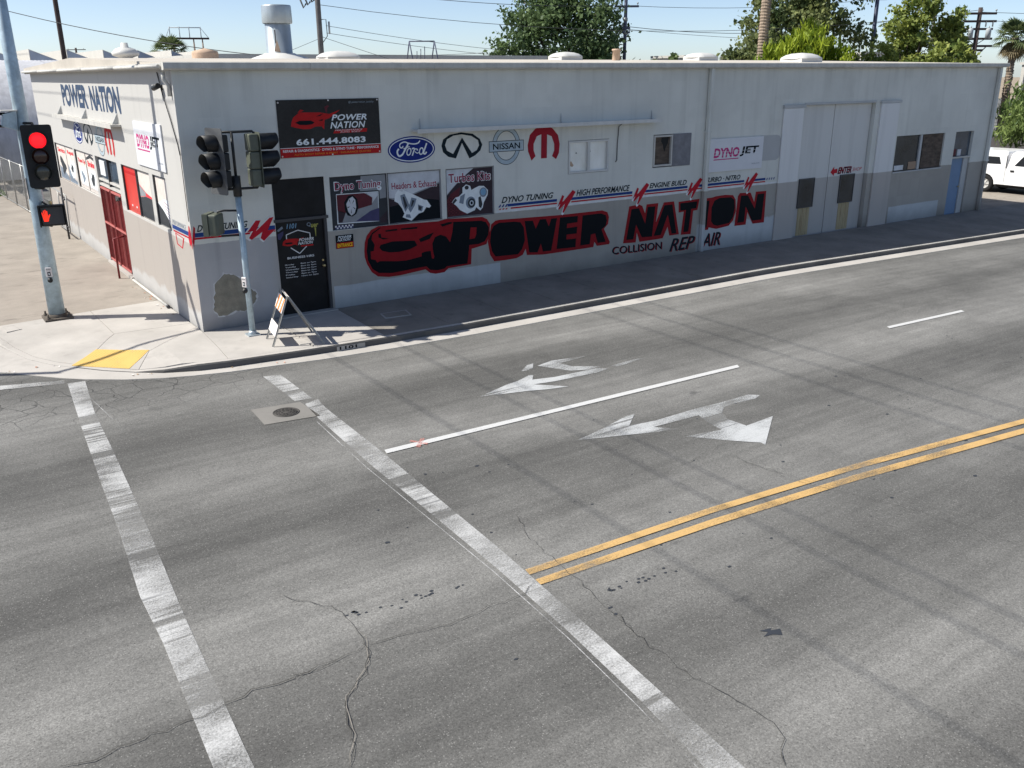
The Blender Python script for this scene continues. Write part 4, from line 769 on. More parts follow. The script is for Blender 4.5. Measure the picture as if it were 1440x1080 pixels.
# -- small upper windows
def framed(x0, x1, z0, z1, name='window', m='alu', t=.05, y0=.02, y1=.09):
    b = MB(); b.box((x0, y0, z0), (x1, y1, z0+t), m); b.box((x0, y0, z1-t), (x1, y1, z1), m); b.box((x0, y0, z0+t), (x0+t, y1, z1-t), m); b.box((x1-t, y0, z0+t), (x1, y1, z1-t), m)
    return b.build(name, shop)
fw = framed(10.03, 11.43, 2.73, 3.58, m='panel_pale', y0=-.015)
b = MB(); b.box((10.69, -.012, 2.78), (10.77, .09, 3.53), 'panel_pale'); b.build('mullion', fw)
for a, c in ((10.08, 10.69), (10.77, 11.38)):
    b = MB(); b.box((a, .05, 2.78), (c, .07, 3.53), 'foil'); o = b.build('pane', fw)
    pr = Print((0, .05, 0), (1, 0, 0), (0, -1, 0), .002)
    if a < 10.5: pr.P([(10.10, 3.0), (10.16, 3.06), (10.25, 2.94), (10.2, 2.9), (10.12, 2.94)], 'pipe_tan', 0); pr.P([(10.10, 3.3), (10.13, 3.25), (10.11, 3.18)], 'p_dkgrey', 0); pr.P([(10.3, 3.25), (10.33, 3.29), (10.36, 3.24)], 'p_dkgrey', 0)
    else: pr.P([(10.79, 3.28), (10.82, 3.33), (10.83, 3.26)], 'p_dkgrey', 0)
    tag(pr.done('tear', o), kind='stuff')
fw = framed(13.10, 13.83, 2.73, 3.60, m='gutter_white', y0=-.02)
b = MB(); b.box((13.15, .05, 2.78), (13.78, .07, 3.55), 'board_brown'); o = b.build('pane', fw)
pr = Print((0, .05, 0), (1, 0, 0), (0, -1, 0), .002); pr.P([(13.44, 3.53), (13.72, 3.53), (13.70, 3.36), (13.62, 3.24), (13.58, 3.12), (13.53, 3.22), (13.5, 3.34), (13.43, 3.42)], 'shop_black', 0); pr.done('hole', o)
b = MB(); b.box((13.84, -.02, 2.71), (14.57, .06, 3.62), 'board_grey'); b.build('window_board', shop)

# -- tall garage doors
for a, c, wx in ((19.60, 21.34, 19.88), (21.37, 23.36, 22.05)):
    b = MB(); b.box((a, .14, -.25), (c, .19, 4.26), 'garage_leaf'); gl = bevel(b.build('garage_door', shop), .01)
    b = MB(); b.box((wx, .11, .98), (wx+.74, .139, 1.89), 'glass_dark'); wi = b.build('window', gl)
    b = MB()
    for e, f, g_, h_ in ((wx-.03, wx, .95, 1.92), (wx+.74, wx+.77, .95, 1.92), (wx, wx+.74, 1.89, 1.92), (wx, wx+.74, .95, .98)): b.box((e, .10, g_), (f, .138, h_), 'frame_dark')
    b.build('frame', wi)
    b = MB(); b.box((wx+.05, .13, .02), (wx+.66, .1395, .94), 'rust_tan')
    for k in range(4): b.box((wx+.08+k*.15, .12, .02), (wx+.12+k*.15, .13, .93), 'rust_tan')
    b.build('ribbed_panel', gl)
b = MB(); b.box((18.55, -.07, 4.20), (19.60, -.002, 4.30), 'trim_grey'); b.build('track_cover', shop)
b = MB(); b.box((18.58, -.05, -.05), (19.54, -.002, 4.197), 'wall_panel'); bevel(b.build('wall_panel', shop), .012)
b = MB(); b.box((23.62, -.07, 4.24), (24.80, -.002, 4.33), 'trim_grey'); b.build('track_cover', shop)
b = MB(); b.box((23.66, -.06, -.3), (24.72, -.002, 4.237), 'wall_panel'); bevel(b.build('wall_panel', shop), .012)
b = MB(); b.box((19.62, -.03, 4.272), (23.38, -.001, 4.34), 'trim_grey'); b.build('door_header', shop)
d = Print((0, .14, 0), (1, 0, 0), (0, -1, 0), .002)
d.P(T['enter_arrow'], 'p_stripe', 1); d.text('ENTER', 21.86, 22.62, 1.95, 2.17, 'p_ink', 1, shear=.3, bold=.02); d.text('ENTER', 21.88, 22.64, 1.96, 2.18, 'p_stripe', 0, shear=.3, bold=.05); d.text('SHOP', 22.68, 23.2, 2.0, 2.12, 'p_stripe', 1, shear=.3)
d.done('door_lettering', shop)
# -- shop window with boarded half
b = MB(); b.box((24.88, .06, 1.86), (26.36, .08, 3.07), 'glass_dark'); w_ = b.build('window', shop)
b = MB(); b.box((26.37, .01, 1.85), (26.50, .1, 3.08), 'trim_grey'); b.build('mullion', w_)
b = MB(); b.box((26.62, .05, 1.86), (27.90, .08, 3.07), 'board_brown'); o = b.build('window_board', shop)
for x, z in ((26.9, 2.2), (27.3, 2.6), (27.6, 2.0)): b = MB(); b.box((x, .045, z), (x+.012, .05, z+.5), 'joint_dark'); b.build('batten', o)
b = MB(); b.box((25.0, .045, 1.88), (25.55, .06, 2.05), 'white_paper'); b.build('paper', w_)
b = MB(); b.box((25.85, .045, 1.87), (26.34, .06, 2.14), 'tan_paper'); b.build('paper', w_)
b = MB(); b.box((24.84, -.02, 1.79), (27.95, .03, 1.84), 'trim_grey'); b.build('sill', w_)
# -- blue side door
b = MB(); b.box((28.68, .10, -.25), (29.55, .15, 2.09), 'blue_door'); dr2 = bevel(b.build('door', shop), .006)
b = MB(); b.lathe((29.46, .06, 1.0), [(0, -.03), (.03, -.02), (.03, 0), (.015, .04)], 'brass', 10, 'Y'); b.build('handle', dr2)
b = MB(); b.box((29.56, .06, -.25), (29.89, .2, 2.09), 'trim_grey'); b.build('door_jamb', shop)
b = MB(); b.box((28.66, -.01, 2.10), (29.89, .12, 2.16), 'gutter_white'); b.build('door_header', shop)
b = MB(); b.box((28.68, .10, 2.17), (29.88, .12, 3.07), 'glass_day'); t2 = b.build('transom', shop)
b = MB(); b.box((28.75, .095, 2.18), (29.0, .10, 2.45), 'p_maroon'); b.box((29.1, .095, 2.18), (29.35, .10, 2.42), 'p_paper'); b.build('paper', t2)

# -- ledges
b = MB(); b.box((5.33, -.30, 4.01), (13.11, -.002, 4.06), 'panel_pale'); b.box((5.33, -.315, 3.98), (13.11, -.301, 4.075), 'panel_pale'); lg = b.build('ledge', shop)
for x in (5.55, 9.75, 12.95):
    b = MB(); b.prism([(x, -.01, 4.06), (x, -.05, 4.06), (x, -.01, 4.30)], (.02, 0, 0), 'trim_grey'); b.build('bracket', lg)
b = MB(); b.tube([(11.9, -.05, 4.0), (11.75, -.03, 3.9), (11.72, -.02, 3.4), (11.72, -.02, 3.0), (11.66, -.04, 2.96)], .012, 'wire', 6); b.build('cable', shop)
b = MB(); b.box((-.24, 5.3, 4.10), (-.002, 14.4, 4.15), 'gutter_white'); b.box((-.255, 5.3, 4.05), (-.241, 14.4, 4.16), 'gutter_white'); lg = b.build('ledge', shop)
for y in (5.55, 9.7, 13.9):
    b = MB(); b.prism([(-.01, y, 4.15), (-.16, y, 4.15), (-.01, y, 4.42)], (0, .03, 0), 'trim_grey'); b.build('bracket', lg)

# -- painted murals on the street wall
f = front(); f.P(T['car_red'], 'p_red', 0); f.P(T['car_black'], 'p_navy', 1); f.P(T['car_body'], 'p_red', 2)
for q in T['car_marks']: f.P(q, 'p_navy', 3)
f.P(T['p_hole'], 'p_red', 2); f.done('mural_car', shop)
f = front(); f.P(T['power_red'], 'p_red', 0)
for q in T['power_black']: f.P(q, 'p_navy', 1)
for q in T['nation_red']: f.P(q, 'p_red', 0)
for q in T['nation_black']: f.P(q, 'p_navy', 1)
f.done('mural_lettering', shop)
f = front(); f.text('COLLISION', 11.66, 13.60, .36, .58, 'p_ink', 1, bold=.012, rise=-.05); f.text('COLLISION', 11.70, 13.63, .34, .56, 'p_red', 0, rise=-.05)
f.text('REP', 13.92, 14.98, .19, .57, 'p_ink', 1, shear=.35, bold=.015, rise=.0); f.text('AIR', 15.30, 16.10, .17, .58, 'p_ink', 1, shear=.3, bold=.015); f.text('REP', 13.97, 15.02, .17, .55, 'p_red', 0, shear=.35); f.text('AIR', 15.35, 16.14, .15, .56, 'p_red', 0, shear=.3)
f.done('mural_lettering', shop)
f = front(); f.rect(7.70, 18.75, 1.897, 1.95, 'p_white2', 0)
segs = [(8.05, 9.66), (10.05, 12.36), (12.72, 14.55), (14.85, 17.02), (17.35, 18.0)]
for a, c in segs: f.rect(a, c, 2.03, 2.10, 'p_blue', 0); f.rect(a+.1, c, 1.965, 2.002, 'p_stripe', 1)
for k in range(3): f.P([(7.76+k*.1, 2.03), (7.80+k*.1+.02, 2.03), (7.86+k*.1, 2.10), (7.82+k*.1, 2.10)], 'p_blue', 0); f.P([(7.78+k*.1, 1.965), (7.83+k*.1, 1.965), (7.86+k*.1, 2.0), (7.81+k*.1, 2.0)], 'p_stripe', 1)
for k in range(4): f.P([(18.05+k*.11, 2.02), (18.09+k*.11, 2.02), (18.12+k*.11, 2.09), (18.07+k*.11, 2.09)], 'p_blue', 0)
f.text('DYNO TUNING', 7.86, 9.54, 2.13, 2.29, 'p_ink', 2, shear=.35, bold=.022); f.text('HIGH PERFORMANCE', 10.32, 12.25, 2.12, 2.29, 'p_ink', 2, shear=.3, bold=.022); f.text('ENGINE BUILD', 13.0, 14.5, 2.13, 2.28, 'p_ink', 2, shear=.3, bold=.022); f.text('TURBO · NITRO', 15.29, 16.82, 2.13, 2.28, 'p_ink', 2, shear=.3, bold=.022)
for dx in (0, 2.70, 4.86, 7.34):
    f.P([(x+dx, z) for x, z in T['mark']], 'p_stripe', 3)
    for q in T['mark_drip']: f.P([(x+dx, z) for x, z in q], 'p_white', 2)
f.done('painted_stripe', shop)
f = front(); f.rect(.03, 1.82, 2.06, 2.15, 'p_blue', 0); f.rect(.03, 1.82, 2.01, 2.05, 'p_stripe', 0); f.text('DYNO TUNING', .12, 1.22, 2.17, 2.31, 'p_ink', 1, shear=.4, bold=.022)
bm_ = T['bigmark']; f.P(fit(bm_, (1.18, 1.83, 1.83, 2.34), (1.13, 1.83, 1.80, 2.36)), 'p_white2', 2); f.P(bm_, 'p_stripe', 3); f.P([(.0, 1.98), (.06, 2.3), (.09, 2.25), (.05, 2.0), (.02, 1.85)], 'p_stripe', 2); f.done('painted_stripe', shop)
f = front(.0015); f.P([(17.6, 2.64), (18.42, 2.63), (18.56, 2.70), (18.62, 2.9), (18.60, 3.25), (18.52, 3.37), (18.38, 3.41), (17.6, 3.41)], 'board_grey2', 0); f.done('painted_patch', shop)
# mortar patch where the stucco came off
f = front(.002); q = [tuple(v) for v in T['patch']]; cx, cz = .72, .72
def rough(poly, amp, k=4):
    out = []
    for (a, c), (e, g_) in zip(poly, poly[1:]+poly[:1]):
        for i in range(k): out.append((lerp(a, e, i/k)+random.gauss(0, amp), lerp(c, g_, i/k)+random.gauss(0, amp)))
    return out
f.P([(cx+(x-cx)*1.06, cz+(z-cz)*1.05) for x, z in rough(q, .012)], 'patch_edge', 0); f.P(rough(q, .010), 'patch_mortar', 1); f.done('mortar_patch', shop)

# -- painted emblems
def emblems(pr, pts, name='painted_emblem'):
    pass
f = front(); f.P(arc(5.32, 3.605, .635, .305, n=40), 'p_ford', 0); f.ring(5.32, 3.605, .60, .275, .022, 'p_white', 1, 40); [f.stroke(q, w_[0]*1.05, 'p_white', 2+i*.3) for i, (q, w_) in enumerate(zip(T['ford'], T['ford_w']))]; f.done('painted_emblem', shop)
f = front(); f.P(T['infinity'][0], 'p_ink', 0, [T['infinity'][1]]); f.done('painted_emblem', shop)
f = front(); f.ring(8.03, 3.565, .43, .475, .125, 'p_ink', 0, 44); f.ring(8.03, 3.565, .415, .46, .095, 'p_silver', 1, 44); f.rect(7.50, 8.57, 3.42, 3.69, 'p_ink', 2); f.rect(7.515, 8.555, 3.435, 3.675, 'p_silver', 3); f.text('NISSAN', 7.62, 8.45, 3.48, 3.63, 'p_ink', 4, bold=.02); f.done('painted_emblem', shop)
f = front(); f.P(T['omega'], 'p_omega', 0); f.done('painted_emblem', shop)

# -- side wall lettering (x runs toward the corner: use -y)
s = side(); s.text('POWER', -13.4, -9.2, 4.42, 5.08, 'p_sidenavy', 0, bold=.045); s.text('NATION', -8.8, -5.05, 4.40, 5.06, 'p_sidenavy', 0, bold=.045); s.done('painted_lettering', shop)
s = side(); s.P(arc(-11.6, 3.68, .74, .33, n=36), 'p_ford', 0); s.ring(-11.6, 3.68, .70, .30, .03, 'p_white', 1); [s.stroke([(-11.6+(x-5.32)*1.17, 3.68+(z-3.605)*1.1) for x, z in q], w_[0]*1.3, 'p_white', 2+i*.3) for i, (q, w_) in enumerate(zip(T['ford'], T['ford_w']))]; s.done('painted_emblem', shop)
def mapx(poly, x0, x1, a, c, dz=0): return [(a+(c-a)*(x-x0)/(x1-x0), z+dz) for x, z in poly]
s = side(); s.P(mapx(T['infinity'][0], 6.134, 7.307, -10.65, -9.25, .08), 'p_ink', 0, [mapx(T['infinity'][1], 6.134, 7.307, -10.65, -9.25, .08)]); s.done('painted_emblem', shop)
s = side(); s.ring(-8.28, 3.63, .52, .44, .12, 'p_ink', 0); s.ring(-8.28, 3.63, .50, .425, .09, 'p_silver', 1); s.rect(-9.0, -7.6, 3.52, 3.76, 'p_ink', 2); s.rect(-8.98, -7.62, 3.535, 3.745, 'p_silver', 3); s.text('NISSAN', -8.86, -7.74, 3.57, 3.71, 'p_ink', 4, bold=.02); s.done('painted_emblem', shop)
s = side(); s.P(mapx(T['omega'], 8.692, 9.732, -7.6, -6.5, .12), 'p_carred', 0); s.done('painted_emblem', shop)
s = side(); s.rect(-1.50, -.02, 2.07, 2.16, 'p_blue', 0); s.rect(-1.45, -.02, 2.01, 2.045, 'p_stripe', 0); s.text('PERFORMANCE', -1.45, -.35, 2.18, 2.28, 'p_shade', 1, shear=.2)
s.P([(-.25, 2.0), (-.14, 2.3), (-.08, 2.28), (-.05, 2.05), (-.02, 2.30), (-.005, 1.95), (-.06, 1.80), (-.12, 1.92), (-.2, 1.85)], 'p_stripe', 2)
q = [(-1.33, 2.0), (-.62, 1.96), (-.85, 1.70), (-1.28, 1.74)]; s.P(q, 'p_stripe', 0, [[(-1.26, 1.975), (-.72, 1.945), (-.88, 1.73), (-1.23, 1.765)]]); s.done('painted_stripe', shop)

# -- side windows: films and posters
wn_, p = poster(13.14, 16.73, 1.90, 3.10, 'p_film', side)
p.rect(-14.93, -14.87, 1.91, 3.09, 'p_dkgrey', 1); p.P([(-16.6, 1.92), (-16.6, 2.35), (-15.6, 2.2), (-15.0, 2.05), (-15.0, 1.92)], 'p_shade', 1); p.P([(-14.8, 1.92), (-14.8, 2.5), (-14.1, 2.1), (-13.2, 1.98), (-13.2, 1.92)], 'p_shade', 1)
p.text('Service', -16.5, -15.1, 2.82, 2.98, 'p_pinkred', 2, bold=.03); p.text('Repair', -14.6, -13.3, 2.82, 2.98, 'p_pinkred', 2, bold=.03); p.P(fit(T['manifold'], (4.84, 5.82, 1.92, 2.69), (-16.3, -15.2, 2.05, 2.7)), 'p_dkgrey', 2); p.P(fit(T['turbo'], (6.4, 7.5, 1.93, 2.68), (-14.6, -13.4, 2.05, 2.75)), 'p_white', 2); p.P(fit(T['turbo'], (6.4, 7.5, 1.93, 2.68), (-14.3, -13.8, 2.25, 2.55)), 'p_dkgrey', 3); p.done('poster_print', wn_)
wn_, p = poster(9.83, 12.86, 1.94, 3.10, 'p_film', side)
p.rect(-11.40, -11.30, 1.95, 3.09, 'p_dkgrey', 1); p.text('Tune Up', -12.7, -11.5, 2.70, 2.86, 'p_pinkred', 2, bold=.03); p.text('Brakes', -11.1, -9.95, 2.70, 2.88, 'p_pinkred', 2, bold=.04); p.P([(-11.25, 2.95), (-10.6, 3.07), (-9.9, 2.98), (-9.9, 2.90), (-10.6, 2.97), (-11.25, 2.88)], 'p_dkgrey', 1)
p.rect(-12.6, -11.5, 2.05, 2.62, 'p_white', 1); p.rect(-11.15, -9.95, 2.05, 2.62, 'p_white', 1); p.P(fit(T['turbo'], (6.4, 7.5, 1.93, 2.68), (-10.9, -10.3, 2.1, 2.55)), 'p_dkgrey', 2); p.P(fit(T['manifold'], (4.84, 5.82, 1.92, 2.69), (-12.4, -11.8, 2.1, 2.5)), 'p_shade', 2); p.done('poster_print', wn_)
wn_, p = poster(4.58, 6.05, 1.96, 3.12, 'film_red', side); p.rect(-6.0, -4.62, 2.93, 3.0, 'p_carred', 1); p.text('. .', -5.6, -5.0, 2.10, 2.16, 'p_white2', 2); p.done('poster_print', wn_)
wn_, p = poster(3.12, 4.50, 1.97, 3.12, 'p_film', side); p.P(neg([(4.48, 2.45), (3.89, 2.513), (3.14, 2.50), (3.14, 1.98), (4.48, 1.98)]), 'p_dkgrey', 1); p.P(neg([(4.48, 2.77), (3.835, 2.607), (3.14, 2.53), (3.14, 2.50), (3.9, 2.515), (4.48, 2.46)]), 'p_pinkred', 0); p.P(neg([(4.48, 2.75), (3.9, 2.605), (3.9, 2.525), (4.48, 2.47)]), 'p_photo', 1); p.done('poster_print', wn_)
wn_, p = poster(1.62, 2.76, 2.0, 3.13, 'p_photo', side); p.P(neg([(2.74, 2.5), (2.17, 2.64), (1.84, 2.645), (1.64, 2.5), (1.64, 3.1), (2.74, 3.1)]), 'p_film', 0); p.P(neg([(2.74, 2.47), (2.315, 2.36), (1.955, 2.194), (1.788, 2.01), (2.74, 2.01)]), 'p_dkgrey', 1); p.P(neg([(2.74, 2.5), (2.166, 2.638), (1.842, 2.641), (1.68, 2.495), (1.68, 2.05), (1.80, 2.03), (1.955, 2.194), (2.315, 2.36)]), 'p_white', 0)
for k in range(6): z = 2.12+k*.075; p.P(neg([(1.95+k*.06, z+.07), (1.69, z+.0), (1.69, z+.012), (1.95+k*.06, z+.085)]), 'p_title', 2)
p.rect(-1.75, -1.63, 2.66, 3.12, 'p_plum', 2); p.done('poster_print', wn_)
# entry on the side street: glazed head over a red steel gate
b = MB(); b.box((.08, 6.62, 2.36), (.10, 9.48, 3.11), 'glass_day'); w_ = b.build('window', shop)
b = MB(); b.box((.02, 8.02, 2.36), (.12, 8.08, 3.12), 'frame_dark'); b.box((.02, 6.6, 2.45), (.12, 9.5, 2.50), 'gutter_white'); b.box((.02, 6.6, 2.30), (.12, 9.5, 2.36), 'gutter_white'); b.build('mullion', w_)
b = MB(); b.box((.06, 8.6, 2.60), (.079, 9.3, 3.02), 'white_paper'); b.build('paper', w_)
gate = MB(); gate.box((.16, 6.62, .06), (.18, 9.48, 2.29), 'steel_red'); gt = gate.build('security_gate', shop)
for y0, y1 in ((6.64, 8.02), (8.08, 9.46)):
    b = MB(); t_ = .05
    b.box((.0, y0, .12), (.05, y0+t_, 2.26), 'steel_red'); b.box((.0, y1-t_, .12), (.05, y1, 2.26), 'steel_red'); b.box((.0, y0, .12), (.05, y1, .17), 'steel_red_light'); b.box((.0, y0, 2.21), (.05, y1, 2.26), 'steel_red_light'); b.box((-.004, y0, 1.20), (.05, y1, 1.25), 'steel_red_light'); b.build('leaf_frame', gt)
    k = 9
    for i in range(1, k):
        yy = lerp(y0, y1, i/k); b = MB(); b.box((.012, yy-.009, .17), (.03, yy+.009, 2.21), 'steel_red_light' if i in (4, 5) else 'steel_red'); b.build('bar', gt)
b = MB(); b.tube([(-.30, 6.9, -.02), (-.30, 6.9, 1.1), (-.02, 6.9, 1.14)], .028, 'steel_red', 8); b.build('handrail', gt)
b = MB(); b.box((-.05, 6.75, 2.12), (.03, 7.15, 2.2), 'frame_dark'); b.tube([(-.03, 6.8, 2.16), (-.06, 6.95, 2.10), (-.03, 7.1, 2.17)], .025, 'iron', 8); b.build('closer', gt)
b = MB(); b.box((-.06, 6.5, -.1), (.2, 9.6, .06), 'concrete'); b.build('door_sill', shop)
b = MB(); b.tube([(-.07, 6.3, .035), (-.07, 2.7, .035)], .032, 'gutter_white', 10); b.tube([(-.07, 2.7, .035), (-.08, 2.58, .04)], .045, 'frame_dark', 10); b.build('drain_pipe', shop)
# loose cable and camera near the corner
b = MB(); b.tube([(-.015, 1.05, 5.36), (-.03, .80, 5.0), (-.022, .42, 4.45), (-.02, .10, 3.95), (-.02, .02, 3.75)], .012, 'wire', 6); b.tube([(-.02, .02, 3.75), (-.015, .03, 2.4)], .008, 'wire', 6); b.build('cable', shop)
cm = empty('security_camera', (0, .84, 5.07), 0, 'small dark bullet security camera high on the sunlit wall near the corner', 'camera')
b = MB(); b.tube([(-.02, 0, .02), (-.10, -.02, .02)], .016, 'bracket_black', 8); b.box((-.022, -.05, -.05), (-.002, .05, .05), 'bracket_black'); b.build('mount', cm)
b = MB(); b.tube([(-.10, -.10, .03), (-.14, .14, -.02)], .055, 'bracket_black', 12); b.build('body', cm)
b = MB(); b.tube([(-.142, .145, -.021), (-.144, .16, -.024)], .04, 'auto_glass', 12); b.build('lens', cm)

# -- rooftop fittings
def skylight(x, y, z, w_, label=None):
    o = MB(); o.box((x-w_*.5, y-w_*.42, z-.3), (x+w_*.5, y+w_*.42, z+.06), 'skylight_white'); c = o.build('skylight', shop)
    b = MB(); prof = [(.52, .05), (.50, .08), (.40, .15), (.25, .20), (.0, .225)]
    rows = []; n_ = 16
    vs = []
    for r, h_ in prof:
        for k in range(n_):
            a = 2*pi*k/n_; q = 1/max(abs(cos(a)), abs(sin(a))); q = 1+(q-1)*.75; vs.append((x+w_*1.04*r*cos(a)*q, y+w_*.88*r*sin(a)*q, z+h_*w_))
    b.add(vs, [(i*n_+k, i*n_+(k+1) % n_, (i+1)*n_+(k+1) % n_, (i+1)*n_+k) for i in range(len(prof)-1) for k in range(n_)], 'skylight_white', True); b.build('dome', c)
for x, y, w_ in ((17.05, 9.27, 1.0), (23.22, 3.19, 1.15), (23.7, 8.69, 1.1), (9.69, 13.67, 1.3)): skylight(x, y, 5.535+min(y, 10)*.0265+.06, w_)
b = MB(); b.lathe((6.68, 11.66, 0), [(.62, 5.6), (.56, 5.90), (.43, 5.97), (.42, 6.97), (.40, 7.0)], 'stack_zinc', 28); st_ = b.build('vent_stack', shop)
b = MB(); b.lathe((6.68, 11.66, 0), [(.48, 6.93), (.50, 6.98), (.49, 7.46), (.475, 7.50), (.45, 7.50), (.45, 7.0)], 'stack_zinc', 28); b.build('cap', st_)
b = MB(); b.box((6.42, 11.30, 6.3), (6.45, 11.325, 6.72), 'frame_dark'); b.P if False else None; b.build('seam', st_)
b = MB(); b.add([(6.36, 11.31, 6.05), (6.56, 11.245, 6.02), (6.47, 11.275, 6.42)], [(0, 1, 2)], 'pipe_tan'); b.build('rust_streak', st_)
b = MB(); b.lathe((6.68, 11.66, 0), [(1.1, 5.72), (.95, 5.84), (.55, 5.97), (.5, 6.0)], 'skylight_white', 20); b.build('flashing', st_)
b = MB(); b.lathe((17.9, 7.3, 0), [(.16, 5.6), (.14, 6.05), (.17, 6.06), (.17, 6.12), (.12, 6.13), (0, 6.13)], 'pipe_tan', 14); b.build('vent_pipe', shop)
b = MB(); b.lathe((4.2, 11.8, 0), [(.42, 5.6), (.42, 5.98), (.40, 6.05), (.0, 6.14)], 'pipe_tan', 16); b.build('roof_vent', shop)
b = MB(); b.lathe((1.9, 12.5, 0), [(.20, 5.6), (.22, 5.86), (.40, 5.92), (.42, 6.0), (.30, 6.12), (.12, 6.17), (.10, 6.3), (0, 6.3)], 'skylight_white', 18); b.build('roof_vent', shop)
# pipe hoist frame
hf = MB()
for dx, dy in ((-.38, .25), (.38, -.27)):
    hf.tube([(12.02+dx-.05, 11.39+dy-.35, 5.7), (12.02+dx, 11.39+dy, 6.44)], .022, 'struct_blue', 6); hf.tube([(12.02+dx+.05, 11.39+dy+.35, 5.7), (12.02+dx, 11.39+dy, 6.44)], .022, 'struct_blue', 6)
hf.tube([(11.64, 11.64, 6.44), (12.40, 11.12, 6.44)], .022, 'struct_blue', 6)
for k in range(3): hf.tube([(11.85+k*.12, 11.5-k*.08, 5.7), (11.87+k*.12, 11.5-k*.08, 6.1+.08*k)], .016, 'struct_blue', 6)
hf.build('pipe_frame', shop)

# -- signs fixed to the walls (things of their own)
def plate(x0, x1, z0, z1, m, name, label, cat, y=-.004, th=.012, left=False):
    e = empty(name, (0, 0, 0), 0, label, cat)
    b = MB()
    if left: b.box((-.004-th, x0, z0), (-.004, x1, z1), m); pr = Print((-.004-th, 0, 0), (0, -1, 0), (-1, 0, 0), .0015, .0012)
    else: b.box((x0, y-th, z0), (x1, y, z1), m); pr = Print((0, y-th, 0), (1, 0, 0), (0, -1, 0), .0015, .0012)
    b.build('panel', e); return e, pr
e, p = plate(2.09, 4.51, 3.575, 4.785, 'banner_black', 'shop_banner', 'black vinyl banner with a red car and phone number above the door', 'banner', -.006)
p.rect(2.095, 4.505, 3.58, 3.775, 'p_carred', 0); p.rect(2.095, 4.505, 3.775, 3.787, 'p_white2', 0)
p.P(T['bcar'], 'p_carred', 0)
for q in T['bcar_marks']: p.P(q, 'p_black', 1)
p.P([(2.55, 4.51), (2.62, 4.58), (2.70, 4.56), (2.64, 4.53)], 'p_carred', 0); p.P([(3.18, 4.62), (3.26, 4.66), (3.30, 4.63), (3.25, 4.60), (3.24, 4.50), (3.21, 4.50)], 'p_maroon', 0)
p.text('POWER', 3.33, 4.19, 4.325, 4.455, 'p_white', 2, shear=.25, bold=.025, space=1.05); p.text('NATION', 3.29, 4.15, 4.155, 4.30, 'p_white', 2, shear=.25, bold=.02, space=1.05)
p.P([(3.35, 4.05), (4.17, 4.06), (4.19, 4.135), (3.39, 4.13)], 'p_carred', 1); p.text('PERFORMANCE', 3.40, 4.07, 4.10, 4.13, 'p_white2', 2, shear=.2); p.text('AUTO  BODY', 3.52, 4.02, 4.06, 4.09, 'p_white2', 2)
p.text('661.444.8083', 2.47, 4.13, 3.83, 3.965, 'p_white', 2, bold=.035, space=1.05); p.text('@ powernation_autohp', 3.76, 4.38, 4.68, 4.735, 'p_grey', 2, shear=.2)
p.text('REPAIR & DIAGNOSTICS · DYNO & DYNO TUNE · PERFORMANCE', 2.15, 4.45, 3.69, 3.745, 'p_white', 2, bold=.02); p.text('AUTO BODY REPAIR & PAINT · INSURANCE QUOTES', 2.40, 4.25, 3.605, 3.655, 'p_orange', 2, bold=.02); p.done('print', e)
b = MB()
for x, z in ((2.13, 4.73), (3.28, 4.76), (4.47, 4.75), (2.13, 3.61), (3.3, 3.60), (4.47, 3.61)): b.lathe((x, -.026, z), [(.0, -.004), (.018, 0), (.018, .008)], 'board_white', 10, 'Y')
tag(b.build('fasteners', e), kind='stuff')
def dyno(e, p, x0, x1, z0, z1):
    W_, H_ = x1-x0, z1-z0
    p.text('DYNO', x0+W_*.08, x0+W_*.55, z0+H_*.42, z0+H_*.72, 'p_magenta', 1, shear=.12, bold=.038); p.text('JET', x0+W_*.56, x0+W_*.92, z0+H_*.42, z0+H_*.72, 'p_black', 1, shear=.12, bold=.038); p.rect(x0+W_*.08, x0+W_*.54, z0+H_*.355, z0+H_*.385, 'p_magenta', 1)
    for k in (.5, .6): p.rect(x0+W_*.08, x0+W_*.92, z0+H_*k, z0+H_*k+.008, 'p_white', 2)
    p.text('racing series', x0+W_*.80, x0+W_*.95, z0+H_*.14, z0+H_*.19, 'p_shade', 1); p.done('print', e)
e, p = plate(15.34, 17.72, 2.43, 3.40, 'banner_white', 'dyno_banner', 'white banner with magenta and black lettering beside the downspout on the shaded wall', 'banner', -.03); dyno(e, p, 15.34, 17.72, 2.43, 3.40)
e, p = plate(1.32, 3.88, 3.30, 4.30, 'banner_white', 'dyno_banner', 'white banner with magenta and black lettering on the sunlit side wall', 'banner', left=True, th=.03); dyno(e, p, -3.88, -1.32, 3.30, 4.30)
e, p = plate(3.23, 3.67, 1.465, 1.77, 'p_black', 'entrance_sign', 'small black and red entrance sign right of the black door', 'sign'); p.rect(3.235, 3.665, 1.47, 1.60, 'p_carred', 0); p.text('POWER', 3.28, 3.62, 1.69, 1.755, 'p_white', 1, shear=.3, bold=.02); p.text('NATION', 3.27, 3.60, 1.63, 1.685, 'p_white', 1, shear=.3, bold=.02); p.text('ENTRANCE', 3.26, 3.64, 1.49, 1.58, 'p_yellow', 1, bold=.03); p.done('print', e)

